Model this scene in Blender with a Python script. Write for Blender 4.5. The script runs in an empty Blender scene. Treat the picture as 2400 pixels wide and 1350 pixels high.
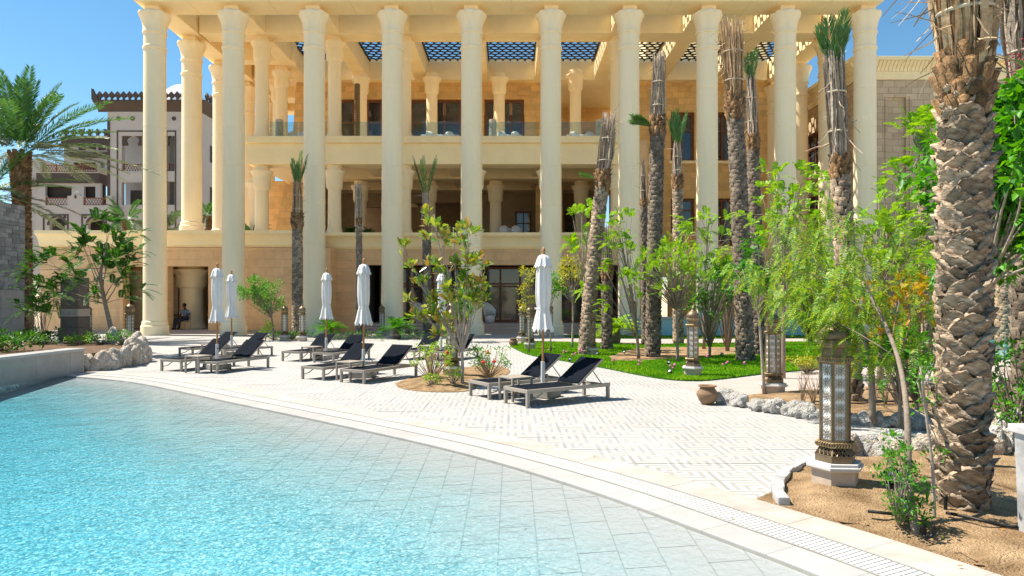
import bpy, bmesh, math, random
import numpy as np
from mathutils import Vector, Matrix, Quaternion
PI = math.pi
R = math.radians
rng = random.Random(7)
nr = np.random.default_rng(11)
scene = bpy.context.scene
COL = scene.collection

# ------------------------------------------------------------------ camera, sky, sun, exposure
cam_d = bpy.data.cameras.new('camera')
cam = bpy.data.objects.new('camera', cam_d)
COL.objects.link(cam)
cam_d.sensor_width = 36.0
cam_d.lens = 24.0
cam_d.shift_y = 0.0125
cam_d.clip_start = 0.05
cam_d.clip_end = 2000.0
EYE = 1.65
cam.location = (0.0, 0.0, EYE)
cam.rotation_euler = (R(90), 0, 0)
scene.camera = cam

SUN_EL, SUN_SIDE = R(60), R(12)          # the sun stands to the left, a little behind the building
sdir = Vector((-math.cos(SUN_EL) * math.cos(SUN_SIDE), math.cos(SUN_EL) * math.sin(SUN_SIDE), math.sin(SUN_EL)))
world = bpy.data.worlds.new('World')
scene.world = world
world.use_nodes = True
wn = world.node_tree.nodes
wl = world.node_tree.links
wn.clear()
sky = wn.new('ShaderNodeTexSky')
sky.sky_type = 'NISHITA'
sky.sun_disc = False
sky.sun_elevation = SUN_EL
sky.sun_rotation = math.atan2(sdir.x, sdir.y)
sky.altitude = 0
sky.air_density = 1.0
sky.dust_density = 0.0
sky.ozone_density = 2.0
bg = wn.new('ShaderNodeBackground')
bg.inputs['Strength'].default_value = 0.064
wo = wn.new('ShaderNodeOutputWorld')
whs = wn.new('ShaderNodeHueSaturation')
whs.inputs['Saturation'].default_value = 1.2
whs.inputs['Hue'].default_value = 0.488
wl.new(sky.outputs[0], whs.inputs['Color'])
wl.new(whs.outputs[0], bg.inputs[0])
wl.new(bg.outputs[0], wo.inputs[0])

sun_d = bpy.data.lights.new('sun', 'SUN')
sun_d.energy = 3.5
sun_d.angle = R(0.53)
sun_d.color = (1.0, 0.915, 0.78)
sun = bpy.data.objects.new('sun', sun_d)
COL.objects.link(sun)
sun.location = (-30, 10, 60)
sun.rotation_euler = sdir.to_track_quat('Z', 'Y').to_euler()

scene.render.engine = 'CYCLES'
scene.view_settings.view_transform = 'Standard'
scene.view_settings.look = 'None'
scene.view_settings.exposure = 1.4
scene.view_settings.gamma = 1.0
scene.view_settings.use_curve_mapping = False
scene.cycles.use_denoising = True
scene.cycles.max_bounces = 10
scene.cycles.diffuse_bounces = 7
scene.cycles.glossy_bounces = 3
scene.cycles.transmission_bounces = 6
scene.cycles.transparent_max_bounces = 12
scene.cycles.volume_bounces = 0
scene.cycles.sample_clamp_indirect = 6.0
scene.cycles.caustics_reflective = False
scene.cycles.caustics_refractive = False

# ------------------------------------------------------------------ helpers: objects
def tag(o, label=None, cat=None, group=None, kind=None):
    if label: o['label'] = label
    if cat: o['category'] = cat
    if group: o['group'] = group
    if kind: o['kind'] = kind
    return o

def thing(name, label, cat, loc=(0, 0, 0), rz=0.0, group=None, scale=1.0):
    o = bpy.data.objects.new(name, None)
    COL.objects.link(o)
    o.location = loc
    o.rotation_euler = (0, 0, rz)
    o.scale = (scale, scale, scale)
    o.empty_display_size = 0.2
    return tag(o, label, cat, group)

def copy_tree(o, parent=None):
    c = o.copy()
    COL.objects.link(c)
    c.parent = parent
    for ch in o.children:
        copy_tree(ch, c)
    return c

def place_mesh(name, me, parent=None, loc=(0, 0, 0), rot=None, scale=None):
    o = bpy.data.objects.new(name, me)
    COL.objects.link(o)
    o.parent = parent
    o.location = loc
    if rot is not None: o.rotation_euler = rot
    if scale is not None: o.scale = scale
    return o

def mesh_np(name, V, F, mat=None, smooth=False):
    V = np.asarray(V, dtype=np.float32)
    F = np.asarray(F, dtype=np.int32)
    me = bpy.data.meshes.new(name)
    n, k = F.shape
    me.vertices.add(len(V))
    me.vertices.foreach_set('co', V.ravel())
    me.loops.add(n * k)
    me.loops.foreach_set('vertex_index', F.ravel())
    me.polygons.add(n)
    me.polygons.foreach_set('loop_start', np.arange(0, n * k, k, dtype=np.int32))
    me.polygons.foreach_set('loop_total', np.full(n, k, dtype=np.int32))
    if smooth:
        me.polygons.foreach_set('use_smooth', np.ones(n, dtype=bool))
    me.update(calc_edges=True)
    if mat: me.materials.append(mat)
    return me

class MB:
    """collects faces of ONE piece"""
    def __init__(s): s.v = []; s.f = []
    def add(s, vs, fs):
        b = len(s.v)
        s.v.extend([tuple(p) for p in vs])
        s.f.extend([tuple(b + i for i in f) for f in fs])
        return s
    def box(s, x0, x1, y0, y1, z0, z1):
        return s.add([(x0, y0, z0), (x1, y0, z0), (x1, y1, z0), (x0, y1, z0), (x0, y0, z1), (x1, y0, z1), (x1, y1, z1), (x0, y1, z1)],
                     [(0, 3, 2, 1), (4, 5, 6, 7), (0, 1, 5, 4), (1, 2, 6, 5), (2, 3, 7, 6), (3, 0, 4, 7)])
    def bar(s, a, b, w, h, up=(0, 0, 1)):
        a, b = Vector(a), Vector(b)
        d = (b - a).normalized()
        up = Vector(up)
        if abs(d.dot(up)) > .99: up = Vector((1, 0, 0))
        sx = d.cross(up).normalized() * (w / 2)
        sz = sx.cross(d).normalized() * (h / 2)
        return s.add([a - sx - sz, a + sx - sz, a + sx + sz, a - sx + sz, b - sx - sz, b + sx - sz, b + sx + sz, b - sx + sz],
                     [(0, 1, 2, 3), (7, 6, 5, 4), (0, 4, 5, 1), (1, 5, 6, 2), (2, 6, 7, 3), (3, 7, 4, 0)])
    def lathe(s, prof, c=(0, 0), seg=32, mod=None, cap=True, a0=0.0):
        n = len(prof); vs = []; fs = []
        for i, (r, z) in enumerate(prof):
            for k in range(seg):
                a = a0 + 2 * PI * k / seg
                rr, zz = (r, z) if mod is None else mod(r, z, a, i)
                vs.append((c[0] + rr * math.cos(a), c[1] + rr * math.sin(a), zz))
        for i in range(n - 1):
            for k in range(seg):
                k2 = (k + 1) % seg
                fs.append((i * seg + k, i * seg + k2, (i + 1) * seg + k2, (i + 1) * seg + k))
        if cap:
            fs.append(tuple(range(seg - 1, -1, -1)))
            fs.append(tuple((n - 1) * seg + k for k in range(seg)))
        return s.add(vs, fs)
    def tube(s, pts, rad, seg=8, cap=True):
        pts = [Vector(p) for p in pts]
        n = len(pts)
        if not hasattr(rad, '__len__'): rad = [rad] * n
        vs = []; fs = []
        t0 = (pts[1] - pts[0]).normalized()
        u = t0.orthogonal().normalized()
        for i in range(n):
            t = (pts[min(i + 1, n - 1)] - pts[max(i - 1, 0)]).normalized()
            u = (u - t * u.dot(t)).normalized()
            w = t.cross(u)
            for k in range(seg):
                a = 2 * PI * k / seg
                vs.append(pts[i] + (u * math.cos(a) + w * math.sin(a)) * rad[i])
        for i in range(n - 1):
            for k in range(seg):
                k2 = (k + 1) % seg
                fs.append((i * seg + k, i * seg + k2, (i + 1) * seg + k2, (i + 1) * seg + k))
        if cap:
            fs.append(tuple(range(seg - 1, -1, -1)))
            fs.append(tuple((n - 1) * seg + k for k in range(seg)))
        return s.add(vs, fs)
    def prism(s, poly, y0, y1, axis='y'):
        """extrude a closed 2-D outline; axis y: outline in xz, axis x: outline in yz, axis z: outline in xy"""
        n = len(poly)
        f = {'y': lambda p, t: (p[0], t, p[1]), 'x': lambda p, t: (t, p[0], p[1]), 'z': lambda p, t: (p[0], p[1], t)}[axis]
        vs = [f(p, y0) for p in poly] + [f(p, y1) for p in poly]
        fs = [tuple(range(n - 1, -1, -1)), tuple(range(n, 2 * n))]
        fs += [(i, (i + 1) % n, n + (i + 1) % n, n + i) for i in range(n)]
        return s.add(vs, fs)
    def sphere(s, c, r, seg=12, rings=8, sc=(1, 1, 1)):
        vs = []; fs = []
        for i in range(rings + 1):
            t = PI * i / rings
            for k in range(seg):
                a = 2 * PI * k / seg
                vs.append((c[0] + r * sc[0] * math.sin(t) * math.cos(a), c[1] + r * sc[1] * math.sin(t) * math.sin(a), c[2] + r * sc[2] * math.cos(t)))
        for i in range(rings):
            for k in range(seg):
                k2 = (k + 1) % seg
                fs.append((i * seg + k, (i + 1) * seg + k, (i + 1) * seg + k2, i * seg + k2))
        return s.add(vs, fs)
    def torus(s, c, R0, r, seg=32, k=8, axis='z'):
        vs = []; fs = []
        for i in range(seg):
            a = 2 * PI * i / seg
            for j in range(k):
                b = 2 * PI * j / k
                p = ((R0 + r * math.cos(b)) * math.cos(a), (R0 + r * math.cos(b)) * math.sin(a), r * math.sin(b))
                if axis == 'y': p = (p[0], p[2], p[1])
                vs.append((c[0] + p[0], c[1] + p[1], c[2] + p[2]))
        for i in range(seg):
            for j in range(k):
                fs.append((i * k + j, ((i + 1) % seg) * k + j, ((i + 1) % seg) * k + (j + 1) % k, i * k + (j + 1) % k))
        return s.add(vs, fs)
    def wall(s, axis, u0, u1, z0, z1, t0, t1, holes=()):
        """slab with rectangular openings; axis 'x': u runs along x, thickness t along y; axis 'y': u along y, thickness along x"""
        us = sorted({u0, u1, *[min(max(h[0], u0), u1) for h in holes], *[min(max(h[1], u0), u1) for h in holes]})
        zs = sorted({z0, z1, *[min(max(h[2], z0), z1) for h in holes], *[min(max(h[3], z0), z1) for h in holes]})
        nu, nz = len(us) - 1, len(zs) - 1
        solid = [[not any(h[0] - 1e-6 <= us[i] and us[i + 1] <= h[1] + 1e-6 and h[2] - 1e-6 <= zs[j] and zs[j + 1] <= h[3] + 1e-6 for h in holes) for j in range(nz)] for i in range(nu)]
        idx = {}; vs = []; fs = []
        def V(i, j, t):
            if (i, j, t) not in idx:
                idx[(i, j, t)] = len(vs)
                tt = t1 if t else t0
                vs.append((us[i], tt, zs[j]) if axis == 'x' else (tt, us[i], zs[j]))
            return idx[(i, j, t)]
        S = lambda i, j: 0 <= i < nu and 0 <= j < nz and solid[i][j]
        for i in range(nu):
            for j in range(nz):
                if not solid[i][j]: continue
                fs.append((V(i, j, 0), V(i + 1, j, 0), V(i + 1, j + 1, 0), V(i, j + 1, 0)))
                fs.append((V(i, j, 1), V(i, j + 1, 1), V(i + 1, j + 1, 1), V(i + 1, j, 1)))
                if not S(i - 1, j): fs.append((V(i, j, 0), V(i, j + 1, 0), V(i, j + 1, 1), V(i, j, 1)))
                if not S(i + 1, j): fs.append((V(i + 1, j, 0), V(i + 1, j, 1), V(i + 1, j + 1, 1), V(i + 1, j + 1, 0)))
                if not S(i, j - 1): fs.append((V(i, j, 0), V(i, j, 1), V(i + 1, j, 1), V(i + 1, j, 0)))
                if not S(i, j + 1): fs.append((V(i, j + 1, 0), V(i + 1, j + 1, 0), V(i + 1, j + 1, 1), V(i, j + 1, 1)))
        return s.add(vs, fs)
    def mesh(s, name, mat=None, smooth=False):
        me = bpy.data.meshes.new(name)
        me.from_pydata(s.v, [], s.f)
        if smooth:
            me.polygons.foreach_set('use_smooth', np.ones(len(me.polygons), dtype=bool))
        bm = bmesh.new(); bm.from_mesh(me)
        bmesh.ops.recalc_face_normals(bm, faces=bm.faces)
        bm.to_mesh(me); bm.free()
        me.update()
        if mat: me.materials.append(mat)
        return me
    def build(s, name, mat, parent=None, smooth=False, bevel=0.0, loc=(0, 0, 0), auto=None):
        me = s.mesh(name, mat, smooth)
        if smooth and auto is not None:
            me.set_sharp_from_angle(angle=auto)
        o = place_mesh(name, me, parent, loc)
        if bevel:
            m = o.modifiers.new('bevel', 'BEVEL'); m.width = bevel; m.segments = 2; m.limit_method = 'ANGLE'; m.angle_limit = R(40)
        return o

def g(px, py, z=0.0):
    """ground point of the place (metres) for a survey mark of the photograph (2400 px wide)"""
    Y = 1600.0 * (EYE - z) / (py - 705.0)
    return ((px - 1200.0) * Y / 1600.0, Y)
def hx(px, Y): return (px - 1200.0) * Y / 1600.0
def hz(py, Y): return EYE + (705.0 - py) * Y / 1600.0

# ------------------------------------------------------------------ helpers: materials
def nodes(name):
    m = bpy.data.materials.new(name)
    m.use_nodes = True
    nt = m.node_tree
    return m, nt, nt.nodes, nt.links, nt.nodes['Principled BSDF']

def math_node(N, L, op, a, b=None, c=None):
    n = N.new('ShaderNodeMath'); n.operation = op
    for i, x in enumerate((a, b, c)):
        if x is None: continue
        if isinstance(x, (int, float)): n.inputs[i].default_value = x
        else: L.new(x, n.inputs[i])
    return n.outputs[0]

def lerp_col(c, k): return (min(1, c[0] * k), min(1, c[1] * k), min(1, c[2] * k), 1)

def M(name, col, rough=.8, var=.12, scale=2.0, bump=0.0, bscale=60.0, metal=0.0, spec=.3, col2=None, island=0.0, stretch=None, coat=0.0, bdist=.02):
    m, nt, N, L, b = nodes(name)
    tc = N.new('ShaderNodeTexCoord')
    src = tc.outputs['Object']
    if stretch:
        mp = N.new('ShaderNodeMapping'); mp.inputs['Scale'].default_value = stretch
        L.new(src, mp.inputs[0]); src = mp.outputs[0]
    n1 = N.new('ShaderNodeTexNoise'); n1.inputs['Scale'].default_value = scale; n1.inputs['Detail'].default_value = 6; n1.inputs['Roughness'].default_value = .65
    L.new(src, n1.inputs['Vector'])
    rp = N.new('ShaderNodeValToRGB')
    rp.color_ramp.elements[0].position = .3; rp.color_ramp.elements[1].position = .7
    rp.color_ramp.elements[0].color = lerp_col(col, 1 - var)
    rp.color_ramp.elements[1].color = lerp_col(col2 or col, 1 + var)
    L.new(n1.outputs[0], rp.inputs[0])
    out = rp.outputs[0]
    if island:
        ge = N.new('ShaderNodeNewGeometry')
        oi = N.new('ShaderNodeObjectInfo')
        ad = N.new('ShaderNodeMath'); ad.operation = 'ADD'
        fr = N.new('ShaderNodeMath'); fr.operation = 'FRACT'
        L.new(ge.outputs['Random Per Island'], ad.inputs[0]); L.new(oi.outputs['Random'], ad.inputs[1]); L.new(ad.outputs[0], fr.inputs[0])
        mr = N.new('ShaderNodeMapRange'); mr.inputs[3].default_value = 1 - island; mr.inputs[4].default_value = 1 + island
        L.new(fr.outputs[0], mr.inputs[0])
        vm = N.new('ShaderNodeVectorMath'); vm.operation = 'SCALE'
        L.new(out, vm.inputs[0]); L.new(mr.outputs[0], vm.inputs['Scale'])
        out = vm.outputs[0]
    L.new(out, b.inputs['Base Color'])
    b.inputs['Roughness'].default_value = rough
    b.inputs['Metallic'].default_value = metal
    b.inputs['Specular IOR Level'].default_value = spec
    b.inputs['Coat Weight'].default_value = coat
    if bump:
        n2 = N.new('ShaderNodeTexNoise'); n2.inputs['Scale'].default_value = bscale; n2.inputs['Detail'].default_value = 5
        L.new(src, n2.inputs['Vector'])
        bp = N.new('ShaderNodeBump'); bp.inputs['Strength'].default_value = bump; bp.inputs['Distance'].default_value = bdist
        L.new(n2.outputs[0], bp.inputs['Height']); L.new(bp.outputs[0], b.inputs['Normal'])
    return m

def MBlock(name, col, bw, bh, var=.12, joint=.82, rough=.85, axis='xz', jw=.02, scale=1.5):
    """stone laid in courses: block-to-block tone and fine joints"""
    m, nt, N, L, b = nodes(name)
    tc = N.new('ShaderNodeTexCoord')
    sp = N.new('ShaderNodeSeparateXYZ'); cb = N.new('ShaderNodeCombineXYZ')
    L.new(tc.outputs['Object'], sp.inputs[0])
    ax = {'xz': (0, 2), 'yz': (1, 2)}[axis]
    L.new(sp.outputs[ax[0]], cb.inputs[0]); L.new(sp.outputs[ax[1]], cb.inputs[1])
    br = N.new('ShaderNodeTexBrick')
    br.inputs['Scale'].default_value = 1.0; br.inputs['Brick Width'].default_value = bw; br.inputs['Row Height'].default_value = bh
    br.inputs['Mortar Size'].default_value = jw; br.inputs['Mortar Smooth'].default_value = .3; br.inputs['Bias'].default_value = 0
    br.inputs['Color1'].default_value = lerp_col(col, 1 - var); br.inputs['Color2'].default_value = lerp_col(col, 1 + var); br.inputs['Mortar'].default_value = lerp_col(col, joint)
    L.new(cb.outputs[0], br.inputs['Vector'])
    n1 = N.new('ShaderNodeTexNoise'); n1.inputs['Scale'].default_value = scale; n1.inputs['Detail'].default_value = 8; n1.inputs['Roughness'].default_value = .7
    L.new(tc.outputs['Object'], n1.inputs['Vector'])
    mr = N.new('ShaderNodeMapRange'); mr.inputs[1].default_value = .25; mr.inputs[2].default_value = .75; mr.inputs[3].default_value = .8; mr.inputs[4].default_value = 1.15
    L.new(n1.outputs[0], mr.inputs[0])
    vm = N.new('ShaderNodeVectorMath'); vm.operation = 'SCALE'
    L.new(br.outputs[0], vm.inputs[0]); L.new(mr.outputs[0], vm.inputs['Scale'])
    L.new(vm.outputs[0], b.inputs['Base Color'])
    b.inputs['Roughness'].default_value = rough; b.inputs['Specular IOR Level'].default_value = .2
    bp = N.new('ShaderNodeBump'); bp.inputs['Strength'].default_value = .35; bp.inputs['Distance'].default_value = .02
    n2 = N.new('ShaderNodeTexNoise'); n2.inputs['Scale'].default_value = 14; n2.inputs['Detail'].default_value = 6
    L.new(tc.outputs['Object'], n2.inputs['Vector'])
    ma = N.new('ShaderNodeMath'); ma.operation = 'MULTIPLY_ADD'; ma.inputs[1].default_value = -1.2
    L.new(br.outputs['Fac'], ma.inputs[0]); L.new(n2.outputs[0], ma.inputs[2])
    L.new(ma.outputs[0], bp.inputs['Height']); L.new(bp.outputs[0], b.inputs['Normal'])
    return m

def MLeaf(name, cols, trans=.35, rough=.45, spec=.35, patch=0.0):
    """leaf tissue: colour differs leaf by leaf, light shines through"""
    m, nt, N, L, b = nodes(name)
    ge = N.new('ShaderNodeNewGeometry'); oi = N.new('ShaderNodeObjectInfo')
    ad = N.new('ShaderNodeMath'); ad.operation = 'ADD'; fr = N.new('ShaderNodeMath'); fr.operation = 'FRACT'
    L.new(ge.outputs['Random Per Island'], ad.inputs[0]); L.new(oi.outputs['Random'], ad.inputs[1]); L.new(ad.outputs[0], fr.inputs[0])
    rp = N.new('ShaderNodeValToRGB')
    e = rp.color_ramp.elements
    while len(e) < len(cols): e.new(.5)
    for i, c in enumerate(cols):
        e[i].position = i / (len(cols) - 1); e[i].color = (*c, 1)
    src = fr.outputs[0]
    if patch:
        pn = N.new('ShaderNodeTexNoise'); pn.inputs['Scale'].default_value = .9; pn.inputs['Detail'].default_value = 5
        L.new(ge.outputs['Position'], pn.inputs['Vector'])
        src = math_node(N, L, 'ADD', math_node(N, L, 'MULTIPLY', src, 1 - patch), math_node(N, L, 'MULTIPLY', math_node(N, L, 'SUBTRACT', math_node(N, L, 'MULTIPLY', pn.outputs[0], 2.4), .7), patch))
    L.new(src, rp.inputs[0])
    L.new(rp.outputs[0], b.inputs['Base Color'])
    b.inputs['Roughness'].default_value = rough; b.inputs['Specular IOR Level'].default_value = spec
    tr = N.new('ShaderNodeBsdfTranslucent')
    hs = N.new('ShaderNodeHueSaturation'); hs.inputs['Hue'].default_value = .485; hs.inputs['Saturation'].default_value = 1.1; hs.inputs['Value'].default_value = 1.5
    L.new(rp.outputs[0], hs.inputs['Color']); L.new(hs.outputs[0], tr.inputs['Color'])
    mx = N.new('ShaderNodeMixShader'); mx.inputs[0].default_value = trans
    L.new(b.outputs[0], mx.inputs[1]); L.new(tr.outputs[0], mx.inputs[2])
    L.new(mx.outputs[0], N['Material Output'].inputs[0])
    return m

CELL, PX0, PY0 = 0.65, 0.602, 8.25
def MPave(name, joints):
    """pale concrete slabs inlaid with grey bands: concentric squares and crosses, turn about"""
    m, nt, N, L, b = nodes(name)
    ge = N.new('ShaderNodeNewGeometry'); sp = N.new('ShaderNodeSeparateXYZ')
    L.new(ge.outputs['Position'], sp.inputs[0])
    f = lambda *a: math_node(N, L, *a)
    u = f('DIVIDE', f('SUBTRACT', sp.outputs[0], PX0), CELL); v = f('DIVIDE', f('SUBTRACT', sp.outputs[1], PY0), CELL)
    iu = f('ROUND', u); iv = f('ROUND', v)
    fu = f('MULTIPLY', f('ABSOLUTE', f('SUBTRACT', u, iu)), 2.0); fv = f('MULTIPLY', f('ABSOLUTE', f('SUBTRACT', v, iv)), 2.0)
    par = f('FLOORED_MODULO', f('ADD', iu, iv), 2.0)
    mxv = f('MAXIMUM', fu, fv); mnv = f('MINIMUM', fu, fv)
    val = f('ADD', f('MULTIPLY', mnv, par), f('MULTIPLY', mxv, f('SUBTRACT', 1.0, par)))
    st = f('GREATER_THAN', f('FRACT', f('ADD', f('MULTIPLY', val, 3.5), .25)), .5)
    n1 = N.new('ShaderNodeTexNoise'); n1.inputs['Scale'].default_value = .7; n1.inputs['Detail'].default_value = 8
    n2 = N.new('ShaderNodeTexNoise'); n2.inputs['Scale'].default_value = 25; n2.inputs['Detail'].default_value = 6
    L.new(ge.outputs['Position'], n1.inputs['Vector']); L.new(ge.outputs['Position'], n2.inputs['Vector'])
    c1 = N.new('ShaderNodeMix'); c1.data_type = 'RGBA'
    c1.inputs['A'].default_value = (.325, .312, .295, 1); c1.inputs['B'].default_value = (.45, .437, .42, 1)
    L.new(st, c1.inputs['Factor'])
    tone = f('ADD', f('MULTIPLY', n1.outputs[0], .34), f('MULTIPLY', n2.outputs[0], .16))
    tone = f('ADD', tone, .75)
    if joints:
        ju = f('ABSOLUTE', f('SUBTRACT', u, iu)); jv = f('ABSOLUTE', f('SUBTRACT', v, iv))
        jt = f('LESS_THAN', f('MINIMUM', ju, jv), .006)
        tone = f('MULTIPLY', tone, f('SUBTRACT', 1.0, f('MULTIPLY', jt, .25)))
    else:
        oi = N.new('ShaderNodeObjectInfo')
        tone = f('ADD', tone, f('MULTIPLY', f('SUBTRACT', oi.outputs['Random'], .5), .07))
    vm = N.new('ShaderNodeVectorMath'); vm.operation = 'SCALE'
    L.new(c1.outputs['Result'], vm.inputs[0]); L.new(tone, vm.inputs['Scale'])
    L.new(vm.outputs[0], b.inputs['Base Color'])
    b.inputs['Roughness'].default_value = .75; b.inputs['Specular IOR Level'].default_value = .25
    bp = N.new('ShaderNodeBump'); bp.inputs['Strength'].default_value = .15; bp.inputs['Distance'].default_value = .01
    L.new(n2.outputs[0], bp.inputs['Height']); L.new(bp.outputs[0], b.inputs['Normal'])
    return m

CREAM = (.95, .785, .47)
m_cream = M('cream_plaster', CREAM, .75, .05, 1.2, .12, 30)
m_cream_col = M('cream_column', (.93, .785, .53), .7, .08, .5, .12, 40, stretch=(2.2, 2.2, .35))
m_stone = MBlock('tan_stone', (.74, .49, .27), .9, .42, .06, .9)
m_stone_warm = MBlock('amber_stone', (.72, .47, .20), .8, .4, .12, .85)
m_stone_wing = MBlock('wing_stone', (.56, .43, .29), .62, .34, .14, .72)
m_stone_side = MBlock('wing_stone_side', (.56, .43, .29), .62, .34, .14, .72, axis='yz')
m_wood = M('brown_wood', (.17, .065, .03), .5, .3, 3, .1, 30, stretch=(8, 8, .6))
m_glass = M('dark_window_glass', (.02, .03, .045), .06, .4, .8, 0, spec=.9)
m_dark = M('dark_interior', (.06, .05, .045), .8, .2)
m_lattice = M('black_lattice', (.02, .018, .018), .5, .2)
m_pave = MPave('inlaid_paving', True)
m_slab = MPave('inlaid_slab', False)
m_beige = M('beige_border_stone', (.44, .365, .31), .7, .12, 3, .12, 60, col2=(.47, .42, .385), island=.05)
m_coping = M('pale_coping_stone', (.42, .41, .395), .45, .08, 4, .08, 60, island=.05)
m_white_pl = M('white_grate_plastic', (.52, .515, .50), .5, .06, 6)
m_shadow_gap = M('drain_channel', (.05, .05, .05), .9, .2)
m_sand = M('bed_sand', (.27, .155, .065), .95, .3, 3, 1.0, 60, col2=(.44, .30, .17), bdist=.05)
m_soil = M('brown_soil', (.16, .10, .06), .95, .3, 6, .8, 60, bdist=.04)
m_path = M('pink_path_stone', (.43, .355, .32), .8, .08, 2, .1, 50)
m_grass_base = M('lawn_base', (.035, .10, .012), .95, .4, 8, .4, 60)
m_rock = M('white_limestone', (.42, .38, .335), .9, .2, 2.5, .8, 5, col2=(.60, .585, .56), bdist=.15)
m_rock_tan = M('tan_limestone', (.44, .34, .24), .9, .2, 2.5, .8, 5, col2=(.62, .56, .48), bdist=.15)
m_bark = M('palm_bark', (.13, .10, .075), .95, .3, 9, .7, 30, col2=(.20, .16, .12), island=.3, bdist=.03)
m_boot = M('palm_boot', (.20, .13, .075), .9, .4, 14, .9, 34, col2=(.38, .295, .21), island=.38, stretch=(1, 1, 2.2), bdist=.02)
m_boot_brown = M('palm_boot_brown', (.13, .07, .03), .9, .4, 12, .8, 40, col2=(.26, .15, .07), island=.45)
m_dry = M('dry_frond', (.42, .27, .14), .85, .25, 20, .3, 60, col2=(.50, .36, .22), island=.45)
m_dry_grey = M('dry_frond_grey', (.36, .27, .19), .85, .25, 20, .3, 60, col2=(.45, .37, .29), island=.45)
m_rope = M('tie_rope', (.55, .47, .36), .9, .2, 30)
m_branch = M('grey_branch', (.27, .21, .16), .9, .25, 14, .4, 50)
m_branch_pale = M('pale_branch', (.40, .33, .27), .9, .25, 14, .4, 50)
m_twig = M('dry_twig', (.34, .24, .15), .9, .25, 10)
lf_green = MLeaf('leaf_mid_green', [(.03, .15, .012), (.07, .27, .02), (.14, .38, .03)])
lf_dark = MLeaf('leaf_dark_green', [(.02, .09, .012), (.04, .15, .02), (.10, .25, .025)])
lf_lime = MLeaf('leaf_lime', [(.12, .30, .015), (.24, .46, .025), (.38, .56, .03)])
lf_yellow = MLeaf('leaf_yellow_green', [(.22, .30, .02), (.36, .40, .03), (.48, .38, .03)])
lf_orange = MLeaf('leaf_orange', [(.55, .30, .02), (.50, .38, .03), (.20, .32, .03), (.60, .22, .02)])
lf_magnolia = MLeaf('leaf_magnolia', [(.07, .20, .02), (.20, .36, .03), (.38, .44, .05), (.38, .22, .05), (.10, .26, .03)], .25, .25, .6)
lf_pepper = MLeaf('leaf_pepper', [(.05, .17, .015), (.15, .31, .02), (.34, .46, .03), (.06, .24, .05), (.42, .40, .03)])
lf_palm = MLeaf('leaf_palm', [(.03, .11, .03), (.06, .18, .04), (.12, .25, .05)], .25, .35, .5)
lf_palm_dull = MLeaf('leaf_palm_dull', [(.10, .13, .06), (.16, .19, .09), (.10, .16, .06)], .2)
lf_grass = MLeaf('grass_blade', [(.04, .18, .004), (.10, .32, .005), (.20, .43, .008), (.34, .44, .03)], .3, .6, .2, .6)
m_red = M('red_petal', (.65, .03, .03), .6, .2)
m_pinkf = M('pink_petal', (.65, .16, .35), .6, .2)
m_bronze = M('bronze_metal', (.20, .145, .085), .5, .25, 12, .1, 60, metal=.5, spec=.5)
m_gold = M('gold_metal', (.32, .23, .12), .45, .2, 12, .1, 60, metal=.55, spec=.5)
m_lampglass = M('cream_lamp_glass', (.82, .81, .76), .4, .06, 4)
m_plinth = M('plinth_stone', (.52, .41, .31), .8, .12, 6, .2, 50)
m_plinth_top = M('plinth_slab', (.56, .545, .53), .6, .06, 6)
m_sling = M('navy_sling', (.006, .009, .015), .9, .15, 30, .15, 250, spec=.08)
m_frame = M('taupe_frame', (.33, .29, .24), .5, .06, 5, spec=.4)
m_canvas = M('white_canvas', (.72, .70, .67), .9, .05, 6, .15, 120)
m_teak = M('teak_pole', (.42, .20, .07), .5, .25, 6, .1, 40, stretch=(6, 6, .5))
m_whitemetal = M('white_sleeve', (.62, .61, .58), .5, .05, 5)
m_slate = M('grey_slate', (.27, .265, .26), .85, .22, 5, .5, 20, island=.28)
m_concrete = M('grey_concrete', (.36, .34, .31), .85, .14, 2.5, .2, 30)
m_brownstone = M('dark_brown_render', (.17, .13, .10), .85, .12, 4)
m_bgwhite = M('white_render', (.47, .445, .42), .85, .05, 1.5, .1, 40)
m_bgbrown = M('brown_trim', (.085, .065, .058), .8, .1, 3)
m_bglatt = M('brown_balustrade', (.22, .09, .05), .7, .15, 4)
m_dome = M('white_dome', (.78, .78, .80), .7, .04, 2)
m_clay = M('clay_pot', (.25, .155, .09), .7, .18, 5, .2, 30)
m_marble = M('grey_marble', (.36, .36, .37), .35, .25, 4, 0, col2=(.52, .515, .51))
m_black = M('black_plastic', (.012, .012, .013), .45, .2)
m_lens = M('lamp_lens', (.55, .60, .62), .1, .1, spec=.8)
m_chair = M('white_wicker', (.70, .68, .64), .7, .1)
m_cushion = M('white_cushion', (.75, .75, .77), .9, .06)
m_mosaic = M('blue_mosaic', (.22, .46, .52), .4, .25, 30, col2=(.35, .58, .62))
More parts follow.
